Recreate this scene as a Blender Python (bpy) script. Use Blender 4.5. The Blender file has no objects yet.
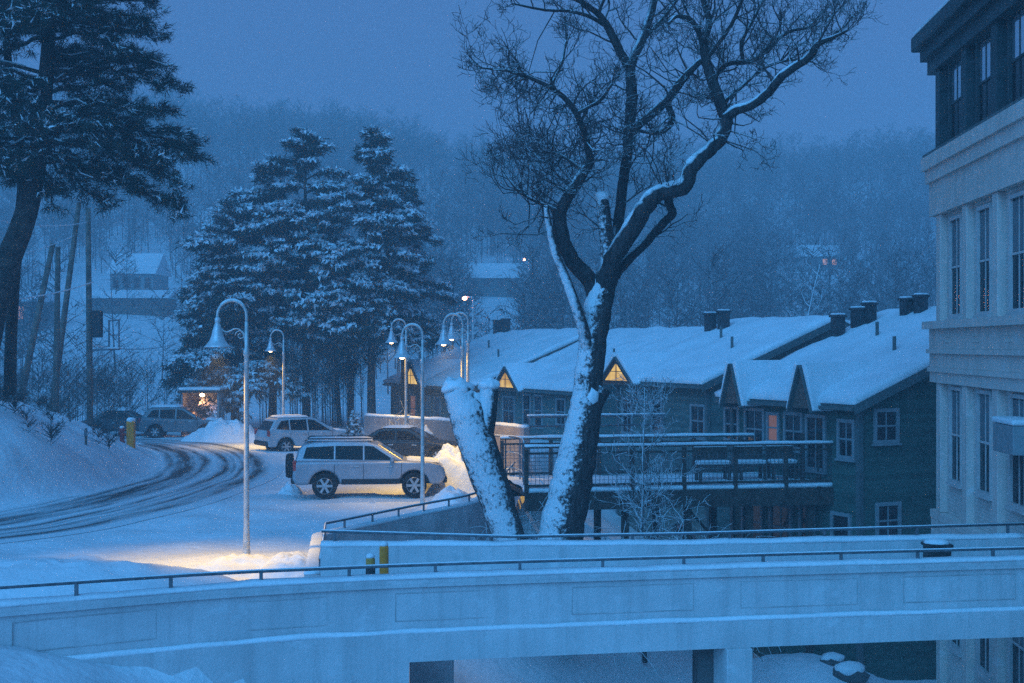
import bpy, bmesh, math, random
import numpy as np
from mathutils import Vector, Matrix, noise as mnoise

S = bpy.context.scene
COL = S.collection
R = math.radians
F, CX, HY = 1422.2, 512.0, 345.0          # focal length in pixels, principal column, horizon row of the photograph

# ------------------------------------------------------------------ camera, world, sun, exposure
cam_d = bpy.data.cameras.new('camera')
cam = bpy.data.objects.new('camera', cam_d)
COL.objects.link(cam)
cam.location = (0, 0, 0)
cam.rotation_euler = (R(90), 0, 0)
cam_d.sensor_width = 36
cam_d.lens = 50
cam_d.shift_y = 3.5 / 1024
cam_d.clip_start = 0.1
cam_d.clip_end = 3000
S.camera = cam

SUN_EL, SUN_AZ = 36.0, 204.0
world = bpy.data.worlds.new('World')
S.world = world
world.use_nodes = True
wn, wl = world.node_tree.nodes, world.node_tree.links
for n in list(wn): wn.remove(n)
sky = wn.new('ShaderNodeTexSky')
sky.sky_type = 'NISHITA'
sky.sun_disc = False
sky.sun_elevation = R(SUN_EL)
sky.sun_rotation = R(SUN_AZ)
sky.air_density = 1.0
sky.dust_density = 2.0
hsv = wn.new('ShaderNodeHueSaturation'); hsv.inputs['Saturation'].default_value = 0.35
tint = wn.new('ShaderNodeMix'); tint.data_type = 'RGBA'; tint.blend_type = 'MULTIPLY'
tint.inputs[0].default_value = 1.0
tint.inputs[7].default_value = (0.265, 0.43, 0.94, 1)     # tungsten white balance: dusk sky turns blue
bg = wn.new('ShaderNodeBackground'); bg.inputs['Strength'].default_value = 0.068
wo = wn.new('ShaderNodeOutputWorld')
wl.new(sky.outputs[0], hsv.inputs['Color'])
wl.new(hsv.outputs[0], tint.inputs[6])
wl.new(tint.outputs[2], bg.inputs[0])
wl.new(bg.outputs[0], wo.inputs[0])

sun_d = bpy.data.lights.new('sun', 'SUN')
sun_d.energy = 2.15
sun_d.angle = R(60)
sun_d.color = (0.015, 0.44, 1.0)
sun = bpy.data.objects.new('sun', sun_d)
COL.objects.link(sun)
_sd = Vector((math.sin(R(SUN_AZ)) * math.cos(R(SUN_EL)), math.cos(R(SUN_AZ)) * math.cos(R(SUN_EL)), math.sin(R(SUN_EL))))
sun.rotation_euler = _sd.to_track_quat('Z', 'Y').to_euler()

S.view_settings.view_transform = 'Standard'
S.view_settings.look = 'None'
S.view_settings.exposure = 0.45
S.view_settings.gamma = 1
S.view_settings.use_curve_mapping = False
S.render.engine = 'CYCLES'
S.cycles.max_bounces = 5
S.cycles.diffuse_bounces = 3
S.cycles.glossy_bounces = 2
S.cycles.transmission_bounces = 3
S.cycles.volume_bounces = 1
S.cycles.use_denoising = False
S.cycles.sample_clamp_indirect = 1.0
S.cycles.blur_glossy = 1.5
S.cycles.caustics_reflective = False
S.cycles.caustics_refractive = False
S.cycles.sample_clamp_direct = 6.0
LAMP_COL = (1.0, 0.57, 0.02)
LAMP_W = 950.0
HAZE_DENSITY = 0.0026

# ------------------------------------------------------------------ helpers
def P(px, py, d):
    return Vector(((px - CX) / F * d, d, (HY - py) / F * d))

def X_at(px, d):
    return (px - CX) / F * d

def lerp(a, b, t): return a + (b - a) * t
def interp(x, xs, ys): return float(np.interp(x, xs, ys))
def sstep(a, b, x):
    t = min(1.0, max(0.0, (x - a) / (b - a)))
    return t * t * (3 - 2 * t)
def nz(x, y, z=0.0): return mnoise.noise(Vector((x, y, z)))

def tag(o, label=None, cat=None, group=None, kind=None):
    if label: o['label'] = label
    if cat: o['category'] = cat
    if group: o['group'] = group
    if kind: o['kind'] = kind
    return o

def thing(name, label, cat, loc=(0, 0, 0), rz=0.0, group=None):
    o = bpy.data.objects.new(name, None)
    COL.objects.link(o)
    o.empty_display_size = 0.2
    o.location = loc
    o.rotation_euler = (0, 0, rz)
    return tag(o, label, cat, group)

def offset_of(parent):
    v = Vector((0, 0, 0))
    while parent is not None:
        v += Vector(parent.location)
        parent = parent.parent
    return v

class MB:
    def __init__(s): s.v, s.f, s.uv = [], [], None
    def add(s, vs, fs):
        o = len(s.v)
        s.v.extend([tuple(p) for p in vs])
        s.f.extend([tuple(i + o for i in f) for f in fs])
        return s
    def obox(s, c, u, v, w, su, sv, sw):
        c, u, v, w = Vector(c), Vector(u) * su / 2, Vector(v) * sv / 2, Vector(w) * sw / 2
        ps = [c + a * u + b * v + k * w for k in (-1, 1) for b in (-1, 1) for a in (-1, 1)]
        return s.add(ps, [(0, 2, 3, 1), (4, 5, 7, 6), (0, 1, 5, 4), (2, 6, 7, 3), (0, 4, 6, 2), (1, 3, 7, 5)])
    def box(s, c, size, rz=0.0):
        u = Vector((math.cos(rz), math.sin(rz), 0)); v = Vector((-math.sin(rz), math.cos(rz), 0))
        return s.obox(c, u, v, (0, 0, 1), *size)
    def bar(s, a, b, w, h=None):
        a, b = Vector(a), Vector(b); h = h or w
        d = (b - a); L = d.length; d.normalize()
        up = Vector((0, 0, 1)) if abs(d.z) < 0.95 else Vector((0, 1, 0))
        sd = d.cross(up).normalized(); up = sd.cross(d)
        return s.obox((a + b) / 2, d, sd, up, L, w, h)
    def tube(s, pts, rads, n=6, cap=True):
        pts = [Vector(p) for p in pts]
        if not hasattr(rads, '__len__'): rads = [rads] * len(pts)
        vs, fs = [], []
        t = (pts[1] - pts[0]).normalized()
        up = Vector((0, 0, 1)) if abs(t.z) < 0.9 else Vector((1, 0, 0))
        a = t.cross(up).normalized()
        for i, p in enumerate(pts):
            t2 = (pts[min(i + 1, len(pts) - 1)] - pts[max(i - 1, 0)])
            if t2.length < 1e-9: t2 = t
            t = t2.normalized()
            a = (a - t * a.dot(t))
            if a.length < 1e-6: a = t.orthogonal()
            a.normalize()
            b = t.cross(a)
            for k in range(n):
                an = 2 * math.pi * k / n
                vs.append(p + (a * math.cos(an) + b * math.sin(an)) * rads[i])
        for i in range(len(pts) - 1):
            for k in range(n):
                k2 = (k + 1) % n
                fs.append((i * n + k, i * n + k2, (i + 1) * n + k2, (i + 1) * n + k))
        if cap:
            fs.append(tuple(reversed(range(n))))
            fs.append(tuple((len(pts) - 1) * n + k for k in range(n)))
        return s.add(vs, fs)
    def lathe(s, prof, c=(0, 0, 0), n=16, axis='z'):
        vs, fs = [], []
        for (r, z) in prof:
            for k in range(n):
                an = 2 * math.pi * k / n
                x, y = r * math.cos(an), r * math.sin(an)
                p = {'z': (x, y, z), 'y': (x, z, y), 'x': (z, x, y)}[axis]
                vs.append((p[0] + c[0], p[1] + c[1], p[2] + c[2]))
        for i in range(len(prof) - 1):
            for k in range(n):
                k2 = (k + 1) % n
                fs.append((i * n + k, i * n + k2, (i + 1) * n + k2, (i + 1) * n + k))
        fs.append(tuple(reversed(range(n))))
        fs.append(tuple((len(prof) - 1) * n + k for k in range(n)))
        return s.add(vs, fs)
    def prism(s, poly, ext):
        """poly: list of 3D points (planar); ext: extrusion vector"""
        n = len(poly); e = Vector(ext)
        vs = [Vector(p) for p in poly] + [Vector(p) + e for p in poly]
        fs = [tuple(reversed(range(n))), tuple(range(n, 2 * n))]
        for k in range(n):
            k2 = (k + 1) % n
            fs.append((k, k2, n + k2, n + k))
        return s.add(vs, fs)
    def blob(s, c, r, seed=0, sub=2, amp=0.2, freq=1.2):
        bm = bmesh.new()
        bmesh.ops.create_icosphere(bm, subdivisions=sub, radius=1)
        r = Vector(r) if hasattr(r, '__len__') else Vector((r, r, r))
        vs = []
        for v in bm.verts:
            k = 1 + amp * nz(v.co.x * freq + seed * 7.1, v.co.y * freq + seed * 3.3, v.co.z * freq)
            vs.append((c[0] + v.co.x * r.x * k, c[1] + v.co.y * r.y * k, c[2] + v.co.z * r.z * k))
        fs = [tuple(v.index for v in f.verts) for f in bm.faces]
        bm.free()
        return s.add(vs, fs)
    def build(s, name, mat, parent=None, smooth=False, bevel=0.0, seg=2, fix=True):
        me = bpy.data.meshes.new(name)
        off = offset_of(parent)
        vs = [(x - off.x, y - off.y, z - off.z) for x, y, z in s.v]
        me.from_pydata(vs, [], s.f)
        if fix:
            bm = bmesh.new(); bm.from_mesh(me)
            bmesh.ops.recalc_face_normals(bm, faces=bm.faces)
            bm.to_mesh(me); bm.free()
        me.materials.append(mat)
        o = bpy.data.objects.new(name, me)
        COL.objects.link(o)
        o.parent = parent
        if smooth:
            me.polygons.foreach_set('use_smooth', [True] * len(me.polygons))
        if bevel:
            m = o.modifiers.new('bevel', 'BEVEL'); m.width = bevel; m.segments = seg; m.limit_method = 'ANGLE'; m.angle_limit = R(40)
        return o

def soup(name, tris, mat, parent=None):
    """many loose small triangles (n,3,3) as one mesh"""
    tris = np.asarray(tris, dtype=np.float32).reshape(-1, 3, 3)
    off = np.array(offset_of(parent), dtype=np.float32)
    v = (tris - off).reshape(-1, 3)
    n = len(tris)
    me = bpy.data.meshes.new(name)
    me.vertices.add(3 * n); me.vertices.foreach_set('co', v.ravel())
    me.loops.add(3 * n); me.loops.foreach_set('vertex_index', np.arange(3 * n, dtype=np.int32))
    me.polygons.add(n); me.polygons.foreach_set('loop_start', np.arange(0, 3 * n, 3, dtype=np.int32))
    me.update(calc_edges=True)
    me.materials.append(mat)
    o = bpy.data.objects.new(name, me)
    COL.objects.link(o); o.parent = parent
    return o

def dup(root, loc, rz=None, label=None, group=None):
    def cp(o, par):
        c = o.copy(); COL.objects.link(c); c.parent = par
        for ch in list(o.children): cp(ch, c)
        return c
    r = cp(root, None)
    r.location = loc
    if rz is not None: r.rotation_euler = (0, 0, rz)
    if label: r['label'] = label
    if group: r['group'] = group
    return r

# ------------------------------------------------------------------ materials
def newmat(name):
    m = bpy.data.materials.new(name); m.use_nodes = True
    nt = m.node_tree
    return m, nt, nt.nodes['Principled BSDF'], nt.nodes, nt.links

def mat(name, col, rough=0.7, metal=0.0, var=0.15, scale=3.0, bump=0.0, bscale=None, spec=0.3, var2=None, emis=None, estr=0.0):
    """a principled surface whose colour wanders a little with object-space noise"""
    m, nt, b, N, L = newmat(name)
    tc = N.new('ShaderNodeTexCoord')
    no = N.new('ShaderNodeTexNoise'); no.inputs['Scale'].default_value = scale; no.inputs['Detail'].default_value = 6
    L.new(tc.outputs['Object'], no.inputs['Vector'])
    rp = N.new('ShaderNodeValToRGB')
    c2 = var2 or tuple(max(0, c * (1 - 2 * var)) for c in col)
    c3 = tuple(min(1, c * (1 + var)) for c in col)
    rp.color_ramp.elements[0].color = (*c2, 1); rp.color_ramp.elements[0].position = 0.3
    rp.color_ramp.elements[1].color = (*c3, 1); rp.color_ramp.elements[1].position = 0.7
    L.new(no.outputs['Fac'], rp.inputs['Fac']); L.new(rp.outputs[0], b.inputs['Base Color'])
    b.inputs['Roughness'].default_value = rough; b.inputs['Metallic'].default_value = metal
    b.inputs['Specular IOR Level'].default_value = spec
    if bump:
        n2 = N.new('ShaderNodeTexNoise'); n2.inputs['Scale'].default_value = bscale or scale * 4; n2.inputs['Detail'].default_value = 8
        L.new(tc.outputs['Object'], n2.inputs['Vector'])
        bp = N.new('ShaderNodeBump'); bp.inputs['Strength'].default_value = bump; bp.inputs['Distance'].default_value = 0.05
        L.new(n2.outputs['Fac'], bp.inputs['Height']); L.new(bp.outputs[0], b.inputs['Normal'])
    if emis:
        b.inputs['Emission Color'].default_value = (*emis, 1); b.inputs['Emission Strength'].default_value = estr
    return m

def uneven_glow(name, c0, c1, k):
    m, nt, b, N, L = newmat(name)
    g = N.new('ShaderNodeNewGeometry'); n = N.new('ShaderNodeTexNoise'); n.inputs['Scale'].default_value = 1.8; n.inputs['Detail'].default_value = 3
    L.new(g.outputs['Position'], n.inputs['Vector'])
    r = N.new('ShaderNodeValToRGB'); r.color_ramp.elements[0].position = 0.35; r.color_ramp.elements[1].position = 0.65
    r.color_ramp.elements[0].color = (*c0, 1); r.color_ramp.elements[1].color = (*c1, 1)
    L.new(n.outputs['Fac'], r.inputs[0]); L.new(r.outputs[0], b.inputs['Emission Color'])
    b.inputs['Emission Strength'].default_value = k; b.inputs['Base Color'].default_value = (0.05, 0.04, 0.03, 1); b.inputs['Roughness'].default_value = 0.1
    return m
SNOW = (0.80, 0.83, 0.86)
M = {}
M['snow'] = mat('snow', SNOW, 0.75, var=0.08, scale=0.6, bump=0.9, bscale=4.0)
M['snow_cap'] = mat('snow_cap', SNOW, 0.75, var=0.05, scale=1.5, bump=0.35, bscale=9.0)
M['roof_snow'] = mat('roof_snow', SNOW, 0.8, var=0.05, scale=0.8, bump=0.5, bscale=2.5)
M['concrete'] = mat('concrete', (0.58, 0.58, 0.59), 0.85, var=0.05, scale=2.6, bump=0.25, bscale=30)
def stained(name, col):
    m, nt, b, N, L = newmat(name)
    g = N.new('ShaderNodeNewGeometry')
    def nse(sx, sz, det, lo, hi):
        mp = N.new('ShaderNodeMapping'); mp.inputs['Scale'].default_value = (sx, sx, sz); L.new(g.outputs['Position'], mp.inputs[0])
        n = N.new('ShaderNodeTexNoise'); n.inputs['Scale'].default_value = 1.0; n.inputs['Detail'].default_value = det; n.inputs['Roughness'].default_value = 0.65
        L.new(mp.outputs[0], n.inputs['Vector'])
        r = N.new('ShaderNodeMapRange'); r.inputs[1].default_value = lo; r.inputs[2].default_value = hi; L.new(n.outputs['Fac'], r.inputs[0])
        return r.outputs[0]
    streak = nse(5.0, 0.35, 6, 0.45, 0.75); patch = nse(0.7, 1.1, 8, 0.35, 0.7); grain = nse(26, 26, 5, 0.3, 0.7); frost = nse(2.2, 3.0, 9, 0.56, 0.72)
    def mix(f, a, c, k=1.0):
        x = N.new('ShaderNodeMix'); x.data_type = 'RGBA'
        mm = N.new('ShaderNodeMath'); mm.operation = 'MULTIPLY'; mm.inputs[1].default_value = k; L.new(f, mm.inputs[0]); L.new(mm.outputs[0], x.inputs[0])
        if isinstance(a, tuple): x.inputs[6].default_value = (*a, 1)
        else: L.new(a, x.inputs[6])
        x.inputs[7].default_value = (*c, 1)
        return x.outputs[2]
    c = mix(patch, tuple(v * 1.08 for v in col), tuple(v * 0.86 for v in col))
    c = mix(streak, c, tuple(v * 0.55 for v in col), 0.6)
    c = mix(grain, c, tuple(v * 0.8 for v in col), 0.4)
    c = mix(frost, c, (0.74, 0.76, 0.78), 0.5)
    L.new(c, b.inputs['Base Color']); b.inputs['Roughness'].default_value = 0.85; b.inputs['Specular IOR Level'].default_value = 0.2
    bp = N.new('ShaderNodeBump'); bp.inputs['Strength'].default_value = 0.35; bp.inputs['Distance'].default_value = 0.01
    L.new(grain, bp.inputs['Height']); L.new(bp.outputs[0], b.inputs['Normal'])
    return m
M['concrete'] = stained('stained_concrete', (0.60, 0.60, 0.61))
M['joint'] = mat('joint_shade_strip', (0.49, 0.49, 0.49), 0.9, var=0.15, scale=3)
M['wall_concrete'] = mat('wall_concrete', (0.62, 0.57, 0.57), 0.9, var=0.2, scale=1.2, bump=0.25, bscale=25)
M['shaded_concrete_and_rock'] = mat('shaded_concrete_and_rock', (0.10, 0.10, 0.10), 0.9, var=0.2, scale=2, bump=0.2)
M['rail'] = mat('rail_metal', (0.16, 0.17, 0.19), 0.5, 0.5, var=0.2, scale=8)
M['pole_metal'] = mat('pole_metal', (0.58, 0.57, 0.56), 0.45, 0.3, var=0.15, scale=6)
M['bell'] = mat('bell_enamel', (0.62, 0.63, 0.65), 0.35, 0.2, var=0.1, scale=8)
M['bulb'] = mat('bulb', (1, 0.9, 0.7), emis=(1.0, 0.66, 0.36), estr=9.0)
M['lit_yellow'] = uneven_glow('lit_gable_glass', (0.55, 0.30, 0.05), (1.0, 0.66, 0.16), 0.75)
M['lit_pink'] = mat('lit_window_glass', (0.3, 0.15, 0.1), emis=(1.0, 0.42, 0.30), estr=0.10)
M['lit_orange'] = mat('lit_far_glass', (0.3, 0.15, 0.1), emis=(1.0, 0.45, 0.2), estr=0.55)
M['far_light'] = mat('far_light', (0.3, 0.15, 0.1), emis=(1.0, 0.40, 0.22), estr=60.0)
M['glass'] = mat('window_glass', (0.015, 0.017, 0.02), 0.06, var=0.1, scale=2, spec=0.6)
M['dark_glass'] = mat('dark_glass', (0.010, 0.012, 0.015), 0.15, var=0.1, scale=2, spec=0.08)
M['car_glass'] = mat('car_glass', (0.012, 0.011, 0.011), 0.12, var=0.3, scale=3, spec=0.12)
M['cream_trim'] = mat('cream_trim', (0.60, 0.54, 0.52), 0.6, var=0.08, scale=4)
M['trim'] = mat('trim_paint', (0.27, 0.29, 0.30), 0.6, var=0.08, scale=4)
M['sky_glass'] = mat('coated_glass', (0.55, 0.6, 0.65), 0.08, 0.85, var=0.05, scale=1)
M['blind'] = mat('roller_blind', (0.16, 0.18, 0.19), 0.7, var=0.1, scale=4)
M['trim_dark'] = mat('trim_dark', (0.10, 0.13, 0.13), 0.6, var=0.12, scale=4)
M['brown_shingle'] = mat('brown_shingle', (0.16, 0.10, 0.08), 0.85, var=0.25, scale=9, bump=0.3)
M['wood_dark'] = mat('wood_dark', (0.075, 0.055, 0.045), 0.85, var=0.3, scale=5, bump=0.3)
M['pole_wood'] = mat('pole_wood', (0.15, 0.12, 0.10), 0.9, var=0.3, scale=4, bump=0.4)
M['chimney'] = mat('chimney_metal', (0.045, 0.05, 0.055), 0.6, var=0.3, scale=6)
M['rubber'] = mat('rubber', (0.02, 0.02, 0.02), 0.85, var=0.2, scale=9)
M['rim'] = mat('rim_alloy', (0.45, 0.46, 0.47), 0.4, 0.6, var=0.1, scale=9)
M['plastic'] = mat('black_plastic', (0.03, 0.03, 0.032), 0.6, var=0.2, scale=9)
M['red_lens'] = mat('red_lens', (0.45, 0.03, 0.03), 0.2, var=0.1, scale=9, spec=0.6)
M['lens'] = mat('clear_lens', (0.6, 0.6, 0.6), 0.15, var=0.1, scale=9, spec=0.6)
M['yellow'] = mat('yellow_paint', (0.88, 0.27, 0.02), 0.55, var=0.15, scale=9)
M['red'] = mat('red_paint', (0.42, 0.05, 0.04), 0.55, var=0.2, scale=9)
M['needles'] = mat('pine_needles', (0.038, 0.050, 0.038), 0.8, var=0.4, scale=1.5)
M['needles_near'] = mat('near_pine_needles', (0.022, 0.040, 0.030), 0.8, var=0.4, scale=1.5)
M['twig_snow'] = mat('branch_snow', (0.74, 0.77, 0.80), 0.85, var=0.1, scale=2)
M['bark'] = mat('pine_bark', (0.060, 0.045, 0.038), 0.95, var=0.35, scale=5, bump=0.5)
M['brush'] = mat('brush_twigs', (0.10, 0.085, 0.08), 0.9, var=0.3, scale=1.0)

def snow_bark(name, bark, thresh, width, wdir=(-0.25, -0.35, 0.9), nscale=6.0, namp=0.6, speck=0.0):
    """bark carrying wind-packed snow on the faces turned up and to the weather side"""
    m, nt, b, N, L = newmat(name)
    g = N.new('ShaderNodeNewGeometry')
    dt = N.new('ShaderNodeVectorMath'); dt.operation = 'DOT_PRODUCT'
    dt.inputs[1].default_value = Vector(wdir).normalized()
    L.new(g.outputs['Normal'], dt.inputs[0])
    tc = N.new('ShaderNodeTexCoord')
    no = N.new('ShaderNodeTexNoise'); no.inputs['Scale'].default_value = nscale; no.inputs['Detail'].default_value = 8; no.inputs['Roughness'].default_value = 0.7
    L.new(tc.outputs['Object'], no.inputs['Vector'])
    sc_ = N.new('ShaderNodeMath'); sc_.operation = 'MULTIPLY_ADD'; sc_.inputs[1].default_value = namp; sc_.inputs[2].default_value = -namp / 2
    L.new(no.outputs['Fac'], sc_.inputs[0])
    ad = N.new('ShaderNodeMath'); ad.operation = 'ADD'
    L.new(dt.outputs['Value'], ad.inputs[0]); L.new(sc_.outputs[0], ad.inputs[1])
    mr = N.new('ShaderNodeMapRange'); mr.inputs[1].default_value = thresh; mr.inputs[2].default_value = thresh + width
    L.new(ad.outputs[0], mr.inputs[0])
    n3 = N.new('ShaderNodeTexNoise'); n3.inputs['Scale'].default_value = 14; n3.inputs['Detail'].default_value = 8
    mp = N.new('ShaderNodeMapping'); mp.inputs['Scale'].default_value = (1, 1, 0.25)
    L.new(tc.outputs['Object'], mp.inputs[0]); L.new(mp.outputs[0], n3.inputs['Vector'])
    rp = N.new('ShaderNodeValToRGB')
    rp.color_ramp.elements[0].color = tuple(c * 0.4 for c in bark) + (1,); rp.color_ramp.elements[0].position = 0.35
    rp.color_ramp.elements[1].color = tuple(c * 1.3 for c in bark) + (1,); rp.color_ramp.elements[1].position = 0.65
    L.new(n3.outputs['Fac'], rp.inputs[0])
    mx = N.new('ShaderNodeMix'); mx.data_type = 'RGBA'
    L.new(mr.outputs[0], mx.inputs[0]); L.new(rp.outputs[0], mx.inputs[6]); mx.inputs[7].default_value = (0.70, 0.73, 0.76, 1)
    L.new(mx.outputs[2], b.inputs['Base Color'])
    b.inputs['Roughness'].default_value = 0.9; b.inputs['Specular IOR Level'].default_value = 0.15
    bp = N.new('ShaderNodeBump'); bp.inputs['Strength'].default_value = 0.8; bp.inputs['Distance'].default_value = 0.04
    L.new(n3.outputs['Fac'], bp.inputs['Height']); L.new(bp.outputs[0], b.inputs['Normal'])
    return m
M['oak'] = snow_bark('oak_bark', (0.065, 0.052, 0.050), 0.47, 0.22, wdir=(-0.50, -0.45, 0.74), nscale=10, namp=1.7)
M['oak_stub'] = snow_bark('oak_stub_bark', (0.065, 0.052, 0.050), 0.26, 0.25, wdir=(-0.40, -0.60, 0.70), nscale=10, namp=1.7)
M['oak_limb'] = snow_bark('oak_limb_bark', (0.050, 0.043, 0.043), 0.55, 0.2, wdir=(-0.3, -0.15, 0.9), nscale=5, namp=0.5)
M['oak_twig'] = snow_bark('oak_twig_bark', (0.080, 0.066, 0.066), 0.58, 0.3, wdir=(-0.2, -0.1, 0.95), nscale=4, namp=0.5)
M['snowy_limb'] = snow_bark('snowy_limb_bark', (0.07, 0.06, 0.06), 0.25, 0.3, wdir=(-0.5, -0.6, 0.6), nscale=9, namp=1.4)
M['white_twig'] = snow_bark('snowy_twig', (0.09, 0.08, 0.08), 0.05, 0.3, wdir=(-0.2, -0.3, 0.9), nscale=3, namp=0.6)
M['forest'] = snow_bark('forest_twigs', (0.085, 0.08, 0.085), 0.55, 0.7, wdir=(0, -0.3, 0.95), nscale=0.15, namp=0.9)

def siding(name, col, pitch=0.14, var=0.25):
    m, nt, b, N, L = newmat(name)
    g = N.new('ShaderNodeNewGeometry')
    sp = N.new('ShaderNodeSeparateXYZ'); L.new(g.outputs['Position'], sp.inputs[0])
    dv = N.new('ShaderNodeMath'); dv.operation = 'DIVIDE'; dv.inputs[1].default_value = pitch; L.new(sp.outputs[2], dv.inputs[0])
    fr = N.new('ShaderNodeMath'); fr.operation = 'FRACT'; L.new(dv.outputs[0], fr.inputs[0])
    fl = N.new('ShaderNodeMath'); fl.operation = 'FLOOR'; L.new(dv.outputs[0], fl.inputs[0])
    no = N.new('ShaderNodeTexNoise'); no.inputs['Scale'].default_value = 2.2; no.inputs['Detail'].default_value = 6
    mp = N.new('ShaderNodeMapping'); mp.inputs['Scale'].default_value = (1, 1, 2.5)
    L.new(g.outputs['Position'], mp.inputs[0]); L.new(mp.outputs[0], no.inputs['Vector'])
    wh = N.new('ShaderNodeTexWhiteNoise'); wh.noise_dimensions = '1D'; L.new(fl.outputs[0], wh.inputs['W'])
    av = N.new('ShaderNodeMath'); av.operation = 'MULTIPLY_ADD'; av.inputs[1].default_value = 0.35; L.new(wh.outputs[0], av.inputs[0]); L.new(no.outputs['Fac'], av.inputs[2])
    rp = N.new('ShaderNodeValToRGB')
    rp.color_ramp.elements[0].color = tuple(c * (1 - var) for c in col) + (1,); rp.color_ramp.elements[0].position = 0.4
    rp.color_ramp.elements[1].color = tuple(c * (1 + var) for c in col) + (1,); rp.color_ramp.elements[1].position = 0.9
    L.new(av.outputs[0], rp.inputs[0]); L.new(rp.outputs[0], b.inputs['Base Color'])
    b.inputs['Roughness'].default_value = 0.75; b.inputs['Specular IOR Level'].default_value = 0.2
    bp = N.new('ShaderNodeBump'); bp.inputs['Strength'].default_value = 0.9; bp.inputs['Distance'].default_value = 0.02
    iv = N.new('ShaderNodeMath'); iv.operation = 'SUBTRACT'; iv.inputs[0].default_value = 1.0; L.new(fr.outputs[0], iv.inputs[1])
    L.new(iv.outputs[0], bp.inputs['Height']); L.new(bp.outputs[0], b.inputs['Normal'])
    return m
M['siding'] = siding('green_clapboard', (0.050, 0.105, 0.090))
M['siding_pale'] = siding('grey_clapboard', (0.10, 0.15, 0.14))
M['upper_green'] = mat('green_timber', (0.035, 0.060, 0.065), 0.6, var=0.2, scale=3)

def brick(name, col, mort):
    m, nt, b, N, L = newmat(name)
    g = N.new('ShaderNodeNewGeometry')
    sp = N.new('ShaderNodeSeparateXYZ'); L.new(g.outputs['Position'], sp.inputs[0])
    cb = N.new('ShaderNodeCombineXYZ'); L.new(sp.outputs[1], cb.inputs[0]); L.new(sp.outputs[2], cb.inputs[1])
    br = N.new('ShaderNodeTexBrick')
    br.inputs['Scale'].default_value = 1.0; br.inputs['Brick Width'].default_value = 0.24; br.inputs['Row Height'].default_value = 0.085
    br.inputs['Mortar Size'].default_value = 0.008
    br.inputs['Color1'].default_value = (*[c * 0.9 for c in col], 1); br.inputs['Color2'].default_value = (*[c * 1.08 for c in col], 1)
    br.inputs['Mortar'].default_value = (*mort, 1)
    L.new(cb.outputs[0], br.inputs['Vector'])
    no = N.new('ShaderNodeTexNoise'); no.inputs['Scale'].default_value = 1.3; no.inputs['Detail'].default_value = 7
    L.new(g.outputs['Position'], no.inputs['Vector'])
    mx = N.new('ShaderNodeMix'); mx.data_type = 'RGBA'; mx.blend_type = 'MULTIPLY'; mx.inputs[0].default_value = 0.5
    L.new(br.outputs['Color'], mx.inputs[6]); L.new(no.outputs['Fac'], mx.inputs[7])
    L.new(mx.outputs[2], b.inputs['Base Color'])
    b.inputs['Roughness'].default_value = 0.85
    bp = N.new('ShaderNodeBump'); bp.inputs['Strength'].default_value = 0.5; bp.inputs['Distance'].default_value = 0.01; bp.invert = True
    L.new(br.outputs['Fac'], bp.inputs['Height']); L.new(bp.outputs[0], b.inputs['Normal'])
    return m
M['brick'] = brick('painted_brick', (0.82, 0.74, 0.68), (0.62, 0.56, 0.52))
M['stone'] = stained('cast_stone', (0.72, 0.60, 0.54))

def paint(name, col, metal=0.3, rough=0.35):
    m = mat(name, col, rough, metal, var=0.08, scale=2.5, spec=0.5)
    return m

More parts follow.
